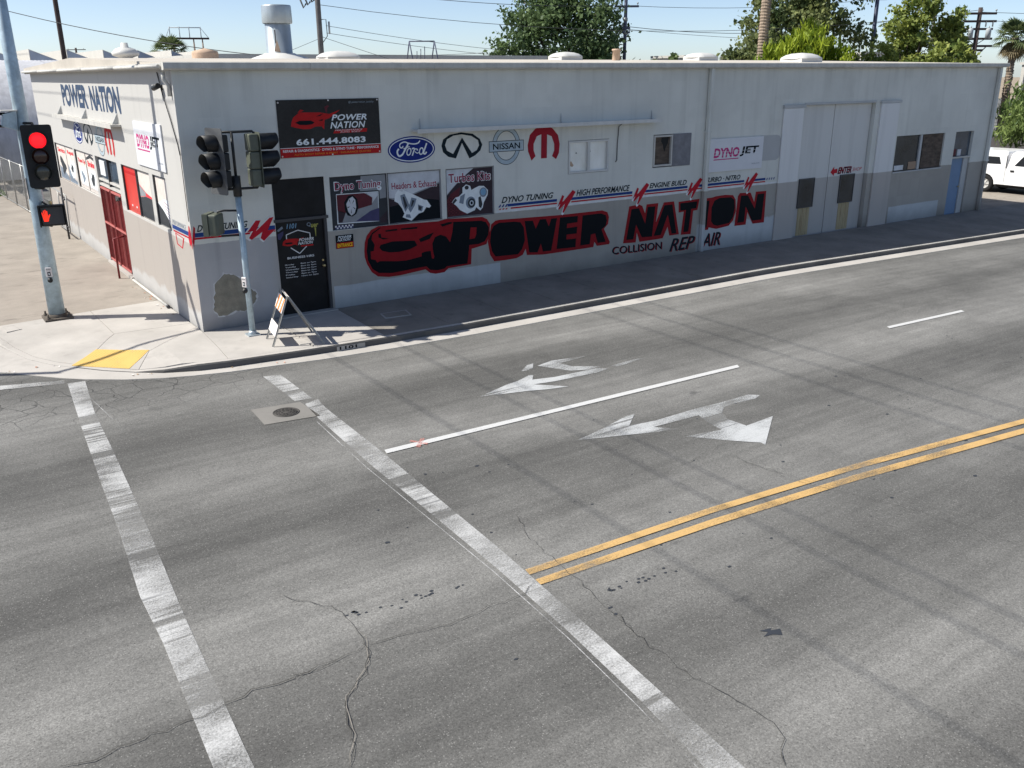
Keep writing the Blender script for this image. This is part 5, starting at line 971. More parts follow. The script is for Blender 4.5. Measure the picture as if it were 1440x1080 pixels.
# ------------------------------------------------------------------ traffic signals
def signal_head(name, label, loc, face, group, plate_m='signal_black', house_m='signal_black', visor=.28, lit=False, w=.60, h=1.30, pitch=.35, r=.155, rz_=None):
    a = math.atan2(face[1], face[0]); e = empty(name, loc, a, label, 'traffic light', group)      # local +X is the facing direction
    b = MB(); pts = []
    for cx, cy, s0 in ((w/2-.05, h/2-.05, 0), (-w/2+.05, h/2-.05, 90), (-w/2+.05, -h/2+.05, 180), (w/2-.05, -h/2+.05, 270)):
        pts += [(cx+.05*cos(radians(s0+t)), cy+.05*sin(radians(s0+t))) for t in (0, 30, 60, 90)]
    b.prism([(-.006, y, z) for y, z in pts], (.012, 0, 0), plate_m); b.build('backplate', e)
    for k in (1, 0, -1):
        z = k*pitch
        b = MB(); b.box((-.21, -.175, z-pitch/2+.004), (-.008, .175, z+pitch/2-.004), house_m); s = bevel(b.build('housing', e), .03, 3)
        b = MB(); b.lathe((.008, 0, z), [(r, 0), (r*.8, .018), (r*.45, .03), (.0, .034)], 'lens_red' if (lit and k == 1) else ('lens_red' if False else ('lens_amber' if k >= 0 else 'lens_green')), 22, 'X'); b.build('lens', s)
        b = MB(); n_ = 26; vs = []; fs = []      # cap visor, open below
        for ring in (0, 1, 2, 3):
            for i in range(n_+1):
                t = radians(-62 + 304*i/n_); rr = r*1.10 if ring < 2 else r*1.06; x = .008 if ring in (0, 3) else visor*(1 - .35*max(0, -sin(t)))
                vs.append((x, rr*cos(t), z + rr*sin(t)))
        for ring in range(3):
            for i in range(n_): fs.append((ring*(n_+1)+i, ring*(n_+1)+i+1, (ring+1)*(n_+1)+i+1, (ring+1)*(n_+1)+i))
        b.add(vs, fs, 'signal_black', True); b.build('visor', s)
    return e
HAND = [(.18, .0), (.70, .0), (.78, .22), (1.0, .52), (.96, .60), (.88, .58), (.72, .42), (.70, .50), (.72, .86), (.66, .90), (.60, .86), (.56, .54), (.53, .54), (.54, .96), (.48, 1.0), (.42, .96), (.40, .54), (.37, .54), (.34, .92), (.28, .95), (.23, .90), (.24, .52), (.21, .50), (.13, .78), (.06, .80), (.03, .74), (.10, .38)]
def ped_head(name, label, loc, face, group, body='signal_black', lit=True, w=.50, h=.46, dep=.20):
    a = math.atan2(face[1], face[0]); e = empty(name, loc, a, label, 'pedestrian signal', group)
    b = MB(); b.box((-dep, -w/2, -h/2), (0, w/2, h/2), body); bevel(b.build('housing', e), .045, 3)
    b = MB(); b.box((.001, -w/2+.045, -h/2+.045), (.012, w/2-.045, h/2-.045), 'frame_dark'); fc = b.build('face', e)
    pr = Print((.012, 0, 0), (0, 1, 0), (1, 0, 0), .002)     # right of the face as seen from the front is +y local
    if lit: pr.P([(-w/2+.05+.17*x, -.12+.26*z) for x, z in HAND], 'hand_lit', 0); pr.done('hand_symbol', fc)
    b = MB(); t = .035
    for y0, y1, z0, z1 in ((-w/2, w/2, h/2-.02, h/2+.012), (-w/2-.012, -w/2+.02, -h/2, h/2), (w/2-.02, w/2+.012, -h/2, h/2)): b.box((-.01, y0, z0), (.10, y1, z1), body)
    b.build('visor', e); return e
def push_button(name, label, loc, face):
    a = math.atan2(face[1], face[0]); e = empty(name, loc, a, label, 'push button')
    b = MB(); b.box((.0, -.065, .0), (.03, .065, .22), 'board_white'); o = bevel(b.build('sign_plate', e), .012)
    pr = Print((.03, 0, 0), (0, 1, 0), (1, 0, 0), .002); pr.rect(-.03, .03, .03, .12, 'p_black', 0); pr.rect(-.012, .012, .05, .10, 'p_white', 1); pr.text('PUSH', -.045, .045, .16, .19, 'p_black', 0); pr.done('print', o)
    b = MB(); b.lathe((.0, 0, -.07), [(.055, 0), (.055, .05), (.035, .055), (.033, .07), (0, .072)], 'bracket_black', 16, 'X'); b.build('button', e); return e

MX, MY = -2.42, 3.22
mp = empty('signal_mast_pole', (MX, MY, 0), 0, 'tall tapered galvanised pole on the corner carrying the red signal', 'pole')
b = MB(); b.tube([(0, 0, .05), (0, 0, 2.5), (0, 0, 5), (0, 0, 8.6)], [.178, .155, .135, .105], 'galv_pole', 24); b.build('shaft', mp)
b = MB(); b.box((-.30, -.30, -.02), (.30, .30, .045), 'rust_base'); bp = bevel(b.build('base_plate', mp), .01)
for i in (-1, 1):
    for j in (-1, 1):
        b = MB(); b.tube([(.22*i, .22*j, .04), (.22*i, .22*j, .15)], .022, 'rust_base', 8); b.lathe((.22*i, .22*j, .045), [(.045, 0), (.045, .04), (0, .04)], 'rust_base', 6); b.build('anchor_bolt', bp)
b = MB(); b.lathe((0, 0, .045), [(.215, 0), (.205, .05), (.18, .07)], 'rust_base', 24); b.build('collar', mp)
b = MB(); b.tube([(0, 0, 8.6), (0, 0, 8.66)], [.11, .06], 'galv_pole', 16); b.build('pole_cap', mp)
b = MB(); b.prism([(-.10, -.22, 4.62), (-.36, -.22, 4.55), (-.42, -.22, 4.30), (-.13, -.22, 4.20)], (0, .30, 0), 'galv_pole'); tb = bevel(b.build('terminal_box', mp), .015)
b = MB(); b.box((-.40, -.235, 4.6), (-.08, .09, 4.625), 'gutter_white'); b.build('lid', tb)
b = MB(); b.tube([(-.3, 0, 4.55), (-.62, 0, 4.55)], .03, 'bracket_black', 8); b.tube([(-.3, 0, 4.3), (-.62, 0, 4.3)], .03, 'bracket_black', 8); b.build('side_bracket', mp)
b = MB(); b.tube([(.0, -.12, 4.35), (.15, -.30, 4.35)], .028, 'bracket_black', 8); b.tube([(.0, -.14, 2.98), (.15, -.30, 2.98)], .028, 'bracket_black', 8); b.tube([(.15, -.30, 4.35), (.15, -.30, 2.98)], .028, 'bracket_black', 8); b.build('signal_bracket', mp)
b = MB(); b.tube([(.10, -.1, 2.66), (.10, -.32, 2.66), (.18, -.34, 2.60)], .022, 'bracket_black', 8); b.tube([(.10, -.1, 2.15), (.18, -.30, 2.15)], .022, 'bracket_black', 8); b.lathe((.22, -.34, 2.63), [(.03, 0), (.035, .05), (.02, .07), (0, .08)], 'brass', 10); b.build('pedestrian_bracket', mp)
b = MB(); b.box((-.172, -.07, 2.3), (-.15, .03, 3.1), 'paint_pink') if False else b.box((-.155, -.085, 2.75), (-.148, -.02, 3.2), 'p_film'); b.build('sticker', mp)
face1 = (-.14, -.99)
signal_head('traffic_signal', 'traffic light showing red on the tall pole at the left edge', (-2.24, 2.78, 3.665), face1, 'traffic signals', visor=.10, lit=True, w=.60, h=1.32, r=.165, pitch=.335)
signal_head('traffic_signal', 'traffic light head facing away on the far side of the tall pole', (-3.23, 3.24, 4.35), (-1, .05), 'traffic signals', house_m='signal_olive')
ped_head('pedestrian_signal', 'black pedestrian signal with lit red hand under the red traffic light', (-2.20, 2.84, 2.385), face1, 'pedestrian signals', w=.53, h=.46)
push_button('crosswalk_button', 'white push button plate on the tall galvanised pole', (MX-.035, MY-.168, 1.0), (-.14, -.99))

QX, QY = .80, -.86
pp = empty('signal_post', (QX, QY, 0), 0, 'slim galvanised post carrying two dark signal heads in front of the shop', 'pole')
b = MB(); b.tube([(0, 0, .02), (0, 0, 3.05)], .063, 'galv_pole', 18); b.build('shaft', pp)
b = MB(); b.box((-.13, -.13, -.02), (.13, .13, .03), 'galv'); b.tube([(0, 0, .03), (0, 0, .10)], [.10, .07], 'galv', 14); b.build('base_plate', pp)
b = MB(); b.tube([(0, 0, 2.95), (0, 0, 3.36)], .085, 'bracket_black', 14); b.build('post_top', pp)
b = MB(); b.tube([(0, 0, 3.3), (0, 0, 4.22)], .03, 'bracket_black', 8); b.tube([(-.33, .03, 4.22), (.42, -.02, 4.22), (.46, -.02, 4.16)], .026, 'bracket_black', 8); b.tube([(-.33, .03, 3.10), (.42, -.02, 3.10), (.46, -.02, 3.16)], .026, 'bracket_black', 8); b.build('signal_frame', pp)
b = MB(); b.tube([(0, 0, 2.66), (-.30, .06, 2.68), (-.42, .10, 2.66), (-.44, .10, 2.60)], .022, 'bracket_black', 8); b.tube([(0, 0, 2.16), (-.40, .10, 2.16)], .022, 'bracket_black', 8); b.build('pedestrian_bracket', pp)
signal_head('traffic_signal', 'dark signal head facing left with deep visors on the slim post', (.46, -.80, 3.655), (-.965, -.26), 'traffic signals', plate_m='plate_grey', visor=.30)
signal_head('traffic_signal', 'olive backed signal head facing right along the street on the slim post', (1.30, -.88, 3.655), (1, -.03), 'traffic signals', plate_m='signal_olive', house_m='signal_olive', visor=.40, w=.44, h=1.10)
ped_head('pedestrian_signal', 'olive pedestrian signal turned away on the slim post', (.24, -.70, 2.41), (-.80, .60), 'pedestrian signals', body='signal_olive', lit=False, w=.42, h=.44)
push_button('crosswalk_button', 'dark push button on the slim galvanised post', (QX-.06, QY-.03, 1.06), (-.9, -.43))

# street light whose arm throws its shadow on the corner (stands out of view to the left)
sl = empty('street_light_pole', (-8.6, 2.45, -.15), 0, 'street light pole with short arm whose shadow crosses the yellow tactile pad', 'pole')
b = MB(); b.tube([(0, 0, 0), (0, 0, 7.15)], [.10, .07], 'galv_pole', 16); b.build('shaft', sl)
b = MB(); b.tube([(0, 0, 7.1), (1.6, .5, 7.2), (3.3, 1.05, 7.2)], [.05, .045, .04], 'galv_pole', 10); b.build('arm', sl)
b = MB(); b.tube([(3.1, 1.0, 7.16), (3.8, 1.22, 7.16)], [.08, .11], 'plate_grey', 12); b.build('lamp_head', sl)

# ------------------------------------------------------------------ A-frame barricade
br = empty('a_frame_barricade', (1.35, -1.8, 0), 0, 'folding A-frame barricade with orange striped boards by the signal post', 'barricade')
FA, FB, FC, FD = Vector((.94, -1.36, .0)), Vector((.84, -2.0, 0)), Vector((1.79, -2.42, 0)), Vector((1.93, -1.45, .0)); T1, T2 = Vector((1.33, -1.38, 1.03)), Vector((1.19, -2.12, 1.03)); off = Vector((1.35, -1.8, 0))
for a, c in ((FA, T1), (FB, T2), (FC, T2+Vector((.03, 0, 0))), (FD, T1+Vector((.03, 0, 0)))):
    d_ = (c-a).normalized(); s_ = Vector((0, 1, 0)); b = MB(); L_ = (c-a).length/2; n_ = d_.cross(s_).normalized(); b.obox((a+c)/2-off, d_*L_, s_*.02, n_*.006, 'bare_steel'); b.obox((a+c)/2-off+s_*.017+n_*.012, d_*L_, s_*.003, n_*.012, 'bare_steel'); b.build('leg', br)
def board(A_, B_, TA, TB, t0, t1, m, stripes):
    p0, p1, p2, p3 = A_.lerp(TA, t0), B_.lerp(TB, t0), B_.lerp(TB, t1), A_.lerp(TA, t1); n_ = (p1-p0).cross(p3-p0).normalized()
    sgn = 1 if n_.x*(A_.x-1.35) > 0 else -1; n_ = n_*sgn
    b = MB(); b.prism([p-off+n_*.016 for p in (p0, p1, p2, p3)], n_*.012, m); o = b.build('board', br)
    if stripes:
        b = MB()
        for k in (0.05, .38, .72):
            q = [(k, 0), (k+.17, 0), (k+.30, 1), (k+.13, 1)]; q = [(max(0, min(1, x)), y) for x, y in q]
            b.prism([p0.lerp(p1, x).lerp(p3.lerp(p2, x), y)-off+n_*.0285 for x, y in q], n_*.001, 'board_orange')
        b.build('stripe', o)
board(FA, FB, T1, T2, .66, .93, 'board_white', True); board(FA, FB, T1, T2, .20, .42, 'board_white', False)
board(FD, FC, T1, T2, .60, .97, 'board_white', True); board(FD, FC, T1, T2, .16, .40, 'board_white', True)
b = MB(); b.tube([T1-off, T2-off], .012, 'bare_steel', 8); b.build('hinge_rod', br)

# ------------------------------------------------------------------ pickup with camper shell
tk = empty('pickup_truck', (38.0, 4.75, -.20), -pi/2, 'white crew cab pickup with camper shell parked beyond the shop', 'pickup truck')   # local +x forward, +y is its left, right side at y=0 -> world -X
def tl(pts, y): return [(x, y, z) for x, z in pts]
RA, FA_ = 1.15, 4.75; WR = .40
def arch(cx, r=.47): return [(cx+r*cos(radians(t)), .40+r*sin(radians(t))) for t in range(180, -1, -20)]
body = [(0, .48), (.0, 1.18), (2.06, 1.16), (4.35, 1.14), (5.5, 1.06), (5.78, .95), (5.80, .42), (5.30, .40)] + [(x, z) for x, z in arch(FA_)][::-1] + [(4.2, .40), (1.75, .42)] + [(x, z) for x, z in arch(RA)][::-1] + [(.6, .48)]
b = MB(); b.prism(tl(body, 0.0), (0, 2.0, 0), 'truck_white'); bevel(b.build('body', tk), .035, 3)
def ins(z, k=.17): return k*max(0, z-1.12)/.80
def house(prof, name, k=.17):
    b = MB(); n_ = len(prof); A_ = [(x, .02+ins(z, k), z) for x, z in prof]; C_ = [(x, 1.98-ins(z, k), z) for x, z in prof]; tri = tessellate_polygon([[Vector(p) for p in A_]])
    b.add(A_, tri, 'truck_white'); b.add(C_, tri, 'truck_white'); b.add(A_+C_, [(i, (i+1) % n_, n_+(i+1) % n_, n_+i) for i in range(n_)], 'truck_white'); return bevel(b.build(name, tk), .05, 3)
house([(.08, 1.15), (.12, 1.86), (.25, 1.93), (1.95, 1.94), (2.04, 1.90), (2.05, 1.15)], 'camper_shell', .10); house([(2.08, 1.13), (2.16, 1.80), (2.32, 1.93), (3.6, 1.95), (3.85, 1.88), (4.55, 1.12)], 'cab')
def tw(pts, name, k, m='auto_glass', parent=tk, out=.012):
    b = MB(); q = [(x, .02+ins(z, k)-out, z) for x, z in pts]; b.prism(q, (0, .02, 0), m); b.build(name, parent)
    b = MB(); q = [(x, 1.98-ins(z, k)+out, z) for x, z in pts]; b.prism(q, (0, -.02, 0), m); b.build(name, parent)
tw([(.35, 1.32), (.38, 1.66), (1.66, 1.66), (1.80, 1.34)], 'side_window', .10); tw([(2.42, 1.30), (2.72, 1.72), (3.02, 1.74), (3.02, 1.29)], 'side_window', .17); tw([(3.07, 1.29), (3.07, 1.74), (3.65, 1.74), (4.15, 1.28)], 'side_window', .17)
b = MB(); b.box((2.055, -.004, .52), (2.067, .05, 1.75), 'black_trim'); b.build('door_gap', tk)
b = MB(); b.box((3.10, -.004, .50), (3.112, .05, 1.25), 'black_trim'); b.build('door_gap', tk)
for x in (2.30, 3.22):
    b = MB(); b.box((x, -.03, 1.02), (x+.18, -.002, 1.10), 'black_trim'); bevel(b.build('door_handle', tk), .015)
b = MB(); b.box((.5, .15, .28), (5.3, 1.85, .42), 'black_trim'); b.build('chassis', tk)
for cx in (RA, FA_):
    for yy, s_ in ((.02, 1), (1.98, -1)):
        b = MB(); prof = [(.22, 0.02), (.30, 0), (.38, .01), (WR, .05), (WR, .20), (.38, .24), (.2, .24)]
        b.lathe((cx, yy, .40), [(r, s_*h_) for r, h_ in prof], 'tyre', 28, 'Y'); wh = b.build('wheel', tk)
        b = MB(); b.lathe((cx, yy, .40), [(0, s_*.03), (.07, s_*.02), (.08, s_*.05), (.20, s_*.06), (.225, s_*.015), (.235, s_*.03)], 'car_silver', 24, 'Y')
        for k in range(6): a = pi*k/3; b.obox((cx+.14*cos(a), yy+s_*.04, .40+.14*sin(a)), (.07*cos(a), 0, .07*sin(a)), (0, .012, 0), (-.022*sin(a), 0, .022*cos(a)), 'skylight_white')
        b.build('rim', wh)
b = MB(); b.box((-.12, .1, .50), (.02, 1.9, .68), 'car_silver'); b.build('bumper', tk)

# ------------------------------------------------------------------ left background: fence, barrel-roofed shed, yard things
def chain_fence(A_, B_, h, label, step=2.4):
    A_, B_ = Vector(A_), Vector(B_); d_ = B_-A_; L_ = d_.length; u = d_.normalized(); e = empty('chain_link_fence', A_, 0, label, 'fence')
    k = max(1, round(L_/step))
    for i in range(k+1):
        q = u*(L_*i/k); b = MB(); b.tube([q, q+Vector((0, 0, h+.05))], .03, 'bare_steel', 8); b.build('post', e)
    for z in (.06, h): b = MB(); b.tube([Vector((0, 0, z)), u*L_+Vector((0, 0, z))], .022, 'bare_steel', 6); b.build('rail', e)
    b = MB(); s_ = .11; r = .0022; n_ = int((L_+h)/s_)
    for i in range(n_):
        for sg in (1, -1):
            x0 = i*s_ if sg > 0 else i*s_-h; z0, z1 = .06, h; x1 = x0-h+.06 if sg > 0 else x0+h-.06
            ax, az, bx, bz = x0, z0, x1, z1
            if ax > L_: t = (ax-L_)/(ax-bx); az = z0+(z1-z0)*t; ax = L_
            if bx < 0: t = (ax-0)/(ax-bx); bz = az+(bz-az)*t; bx = 0
            if ax < 0: t = (0-ax)/(bx-ax); az = z0+(z1-z0)*t; ax = 0
            if bx > L_: t = (L_-ax)/(bx-ax); bz = az+(bz-az)*t; bx = L_
            if bz-az < .05 or abs(bx-ax) < 1e-3: continue
            b.tube([u*ax+Vector((0, 0, az)), u*bx+Vector((0, 0, bz))], r, 'bare_steel', 3, False)
    o = b.build('wire_mesh', e, fix=False); tag(o, kind='stuff'); return e
chain_fence((-.90, 30.5, 0), (-.45, 20.2, 0), 1.9, 'chain link fence of the yard behind the tall signal pole')
chain_fence((-5.3, 30.6, 0), (-.95, 30.6, 0), 1.9, 'chain link fence across the back of the side yard')
# pipe gate leaning by the side wall
gp = empty('pipe_gate', (-.22, 14.7, 0), 0, 'dark pipe gate frame standing open against the side wall', 'gate')
b = MB(); b.tube([(-.10, 0, 0), (-.10, 0, 1.75)], .035, 'frame_dark', 8); b.build('post', gp)
b = MB(); b.tube([(-.06, -.2, .25), (-.02, -.2, 1.5), (-.02, 3.2, 1.5), (-.06, 3.2, .25), (-.06, -.2, .25)], .024, 'bare_steel', 8); b.build('frame', gp)
b = MB(); b.tube([(-.06, 1.4, .25), (-.03, 1.4, 1.5)], .018, 'bare_steel', 8); b.build('brace', gp)
b = MB(); b.tube([(-.10, 0, 1.35), (-.03, -.12, 1.35)], .03, 'frame_dark', 8); b.tube([(-.10, 0, .42), (-.05, -.12, .42)], .03, 'frame_dark', 8); b.build('hinge', gp)

qh = empty('barrel_roof_shed', (-20, 36.5, 0), 0, 'pale corrugated barrel roofed shed behind the side yard', 'building')
b = MB(); R_ = 6.2; L_ = 30; n_ = 40; cor = 300
vs = []
for i in range(cor+1):
    x = L_*i/cor; rr = R_ + (.012 if i % 2 else -.012)
    for k in range(n_+1): a = pi*k/n_; vs.append((x, R_-rr*cos(a), rr*sin(a)+.05))
b.add(vs, [(i*(n_+1)+k, (i+1)*(n_+1)+k, (i+1)*(n_+1)+k+1, i*(n_+1)+k+1) for i in range(cor) for k in range(n_)], 'corrugated', True); b.build('roof', qh)
for x in (0.02, L_-.02): b = MB(); b.poly([[(x, R_-(R_-.03)*cos(pi*k/n_), (R_-.03)*sin(pi*k/n_)) for k in range(n_+1)]], 'far_white'); b.build('end_wall', qh)
sg = empty('yard_sign', (-1.05, 36.2, 2.35), 0, 'white sign with red lettering on the barrel roofed shed', 'sign')
b = MB(); b.box((-.65, 0, 0), (.65, .03, 1.0), 'board_white'); o = b.build('panel', sg); b = MB(); b.tube([(-.5, .05, -2.35), (-.5, .05, .9)], .03, 'bare_steel', 6); b.build('post', sg); b = MB(); b.tube([(.5, .05, -2.35), (.5, .05, .9)], .03, 'bare_steel', 6); b.build('post', sg)
pr = Print((0, 0, 0), (1, 0, 0), (0, -1, 0), .003); pr.text('NO PARKING', -.40, .40, .5, .66, 'p_carred', 0, bold=.02); pr.text('FOR CAR', -.36, .36, .26, .42, 'p_carred', 0, bold=.02); pr.rect(-.36, .36, .08, .12, 'p_carred', 0); pr.done('print', o)
# flatbed loader and cars standing in the yard
tr_ = empty('flatbed_loader', (-2.2, 33.0, 0), 0, 'dark flatbed loader with a tan deck behind the fence', 'trailer')
b = MB(); b.box((-3, 0, 1.5), (1.4, 2.4, 2.3), 'far_dark'); b.build('chassis', tr_)
b = MB(); b.prism([(-3, -.05, 2.3), (1.4, -.05, 2.45), (1.4, -.05, 2.75), (.4, -.05, 2.95), (-3, -.05, 2.55)], (0, 2.5, 0), 'pipe_tan'); b.build('deck', tr_)
b = MB()
for x in (-.6, .2, 1.0): b.tube([(x, 0, 2.6), (x, 0, 3.7)], .05, 'far_dark', 6)
b.tube([(-.6, 0, 3.7), (1.0, 0, 3.9)], .05, 'far_dark', 6); b.build('rack', tr_)
for x in (-2.0, .6): b = MB(); b.lathe((x, .02, .75), [(.0, -.02), (.45, -.03), (.72, 0), (.75, .08), (.75, .3), (.6, .35)], 'tyre', 22, 'Y'); b.build('wheel', tr_)
def sedan(loc, rz_, m, label):
    e = empty('parked_car', loc, rz_, label, 'car', 'cars parked in the side yard')
    prof = [(0, .35), (0, .85), (.5, .98), (3.3, .95), (4.4, .80), (4.5, .35)]; b = MB(); b.prism(tl(prof, 0), (0, 1.75, 0), m); bevel(b.build('body', e), .08, 3)
    g_ = [(.45, .95), (1.0, 1.42), (2.4, 1.45), (3.25, .95)]; b = MB(); A_ = [(x, .05+.28*(z-.95), z) for x, z in g_]; C_ = [(x, 1.70-.28*(z-.95), z) for x, z in g_]; b.add(A_+C_, [(0, 1, 2, 3), (4, 5, 6, 7), (0, 1, 5, 4), (1, 2, 6, 5), (2, 3, 7, 6)], m); bevel(b.build('cabin', e), .04, 2)
    for y0 in (-.01, 1.76):
        b = MB(); b.prism([(x, y0+(.06+.28*(z-.95) if y0 < 1 else -.06-.28*(z-.95)), z) for x, z in ((.72, 1.0), (1.08, 1.36), (2.34, 1.38), (2.98, 1.0))], (0, .012, 0), 'auto_glass'); b.build('side_window', e)
    for x in (.85, 3.6):
        for y0, s_ in ((.0, 1), (1.75, -1)): b = MB(); b.lathe((x, y0, .33), [(.0, s_*.04), (.18, s_*.03), (.22, 0), (.32, 0), (.33, s_*.05), (.33, s_*.2)], 'tyre', 20, 'Y'); b.build('wheel', e)
sedan((-1.5, 34.6, 0), pi, 'car_silver', 'silver car parked behind the chain link fence'); sedan((-1.4, 32.0, 0), pi, 'car_blue', 'pale blue car parked close behind the chain link fence')

# ------------------------------------------------------------------ trees and plants
import numpy as np
rng = np.random.default_rng(11)
def leaf_mesh(name, centres, size, mname, parent, clump_v, aspect=1.6, up=.35, droop=None, jitter=.35):
    n_ = len(centres); c = np.asarray(centres)
    d_ = rng.normal(size=(n_, 3)); d_[:, 2] += up
    if droop is not None: d_ = d_*.35 + np.asarray(droop)
    d_ /= np.linalg.norm(d_, axis=1, keepdims=True)
    t = rng.normal(size=(n_, 3)); t -= (t*d_).sum(1, keepdims=True)*d_; t /= np.linalg.norm(t, axis=1, keepdims=True)
    s_ = size*(1+jitter*rng.normal(size=(n_, 1))).clip(.4, 1.8); L_ = d_*s_*aspect*.5; W_ = t*s_*.5
    n3 = np.cross(L_, W_); n3 /= np.linalg.norm(n3, axis=1, keepdims=True); bend = n3*s_*.12
    v = np.stack([c-L_, c+W_+bend, c+L_, c-W_+bend], 1).reshape(-1, 3)
    me = bpy.data.meshes.new(name); me.vertices.add(4*n_); me.vertices.foreach_set('co', v.ravel()); me.loops.add(4*n_); me.loops.foreach_set('vertex_index', np.arange(4*n_, dtype=np.int32)); me.polygons.add(n_)
    me.polygons.foreach_set('loop_start', np.arange(0, 4*n_, 4, dtype=np.int32)); me.polygons.foreach_set('loop_total', np.full(n_, 4, dtype=np.int32)); me.update(calc_edges=True)
    a = me.attributes.new('v', 'FLOAT', 'FACE'); a.data.foreach_set('value', np.clip(np.asarray(clump_v)+.16*rng.normal(size=n_), 0, 1).astype(np.float32))
    me.materials.append(M[mname]); o = bpy.data.objects.new(name, me); COL.objects.link(o); o.parent = parent; return o
R3 = np.array([.826, -.564, 0.])       # direction across the view, for spreading lobes of a crown
def tree(name, label, base, lobes, mname, leaves, size, trunk_r=.18, clump=.55, cat='tree', group=None, aspect=1.6, up=.35, droop=None, per=45, hollow=.45, bark='bark'):
    """lobes: (side offset m along the street view, depth offset, height of centre, rx, rz)"""
    base = np.array(base, float); e = empty(name, tuple(base), 0, label, cat, group); F3 = np.array([.564, .826, 0.])
    cs = []; vv = []; clumps = []
    vol = np.array([l[3]**2*l[4] for l in lobes]); vol = vol/vol.sum()
    for l, f_ in zip(lobes, vol):
        k = max(4, int(leaves*f_/per)); ctr = R3*l[0]+F3*l[1]+np.array([0, 0, l[2]])
        for _ in range(k):
            u = rng.normal(size=3); u /= np.linalg.norm(u); rr = rng.uniform(hollow, 1.0)**.6; wob = 1+.18*rng.normal()
            q = ctr + u*np.array([l[3], l[3], l[4]])*rr*min(1.2, max(.6, wob)); clumps.append(q); cv = rng.uniform(.12, .88)
            m_ = max(6, int(per*rng.uniform(.5, 1.5))); pts = q + rng.normal(size=(m_, 3))*clump*np.array([.5, .5, .42]); cs.append(pts); vv.append(np.full(m_, cv))
    leaf_mesh('crown', np.concatenate(cs), size, mname, e, np.concatenate(vv), aspect, up, droop)
    top = max(l[2] for l in lobes); b = MB(); b.tube([(0, 0, -.3), (.05, .03, top*.3), (-.04, .06, top*.62)], [trunk_r*1.2, trunk_r, trunk_r*.6], bark, 10); b.build('trunk', e)
    b = MB()
    for i in rng.choice(len(clumps), min(14, len(clumps)), replace=False):
        q = clumps[i]; z0 = top*rng.uniform(.3, .58); b.tube([(0, .04, z0), tuple(q*.5+np.array([0, 0, z0*.5+.2])), tuple(q)], [trunk_r*.5, trunk_r*.28, .02], bark, 6)
    b.build('limbs', e); return e
GB = -.25
tree('ficus_tree', 'large dark green tree behind the middle of the shop roof', (31.5, 28.4, GB), [(0, 0, 7.4, 3.5, 3.0), (.8, .5, 9.3, 2.4, 1.8), (-1.2, 0, 9.0, 1.5, 1.6), (-3.2, 0, 6.3, 1.5, 1.3), (-3.9, .2, 7.0, .5, .7), (3.3, 0, 6.3, 1.3, 1.3), (1.5, 0, 5.6, 2.6, 1.6)], 'leaf_ficus', 14500, .17, .28, .75)
tree('fig_shrub', 'low pale green broad leaved shrub right of the dark tree behind the roof', (33.7, 21.3, GB), [(-1.4, 0, 5.6, .8, .6), (0, 0, 5.85, 1.0, .75), (1.2, 0, 5.75, .8, .6), (0, 0, 4.2, 1.8, 1.4)], 'leaf_fig', 2600, .22, .09, .35, 'shrub', aspect=1.3)
tree('evergreen_tree', 'tall dark broad tree rising behind the lime green bush', (41.9, 18.2, GB), [(0, 0, 7.6, 2.4, 2.0), (1.5, .5, 9.6, 1.9, 1.7), (-1.6, 0, 9.7, 1.6, 1.7), (3.2, 0, 7.4, 1.0, 1.2), (-2.5, 0, 7.4, 1.2, 1.5), (.2, 0, 10.6, 1.5, 1.2), (3.0, 0, 6.2, .7, .6)], 'leaf_tall', 9500, .17, .28, .62)
tree('round_shrub_tree', 'dark rounded tree left of the palm trunk behind the roof', (38.2, 19.6, GB), [(0, 0, 5.9, 1.25, .95), (.9, 0, 6.7, .8, .9), (0, 0, 4.0, 1.4, 1.2)], 'leaf_tall', 4600, .16, .15, .42)
tree('lime_bush', 'bright lime green feathery tree behind the shop roof', (34.3, 11.7, GB), [(0, 0, 6.1, 1.7, 1.2), (.3, 0, 7.0, 1.0, .85), (-1.3, 0, 5.9, .9, .8), (1.5, 0, 5.9, .8, .8), (0, 0, 4.6, 2.0, 1.2)], 'leaf_lime', 16000, .075, .12, .36, 'tree', aspect=5.0, droop=(0, 0, .75), per=60)
tree('small_round_tree', 'small rounded olive green tree right of the dark tree', (38.0, 10.1, GB), [(0, 0, 6.15, .85, .72), (0, 0, 4.6, 1.1, 1.3)], 'leaf_olive', 4600, .12, .12, .34, group='clipped trees beyond the shop', hollow=.8)
tree('columnar_tree', 'tall billowy olive green tree reaching the top of the picture', (42.2, 11.0, GB), [(0, 0, 6.5, .95, 1.0), (-.45, 0, 7.6, .95, .85), (.1, 0, 8.6, .95, .8), (.45, 0, 9.2, .7, .55), (0, 0, 5, 1.2, 1.4)], 'leaf_olive', 9500, .13, .18, .36, group='clipped trees beyond the shop', hollow=.8)
tree('columnar_tree', 'billowy olive green tree left of the transformer pole', (44.0, 9.95, GB), [(0, 0, 6.6, .78, .85), (.05, 0, 7.5, .72, .65), (-.05, 0, 8.25, .55, .45), (0, 0, 5, 1.0, 1.4)], 'leaf_olive', 8000, .13, .16, .34, group='clipped trees beyond the shop', hollow=.8)
tree('small_round_tree', 'yellowish rounded tree lowest beside the transformer pole', (39.7, 7.4, GB), [(.1, 0, 5.95, 1.05, .72), (0, 0, 4.6, 1.1, 1.2)], 'leaf_olive', 5200, .12, .13, .35, group='clipped trees beyond the shop', hollow=.8)
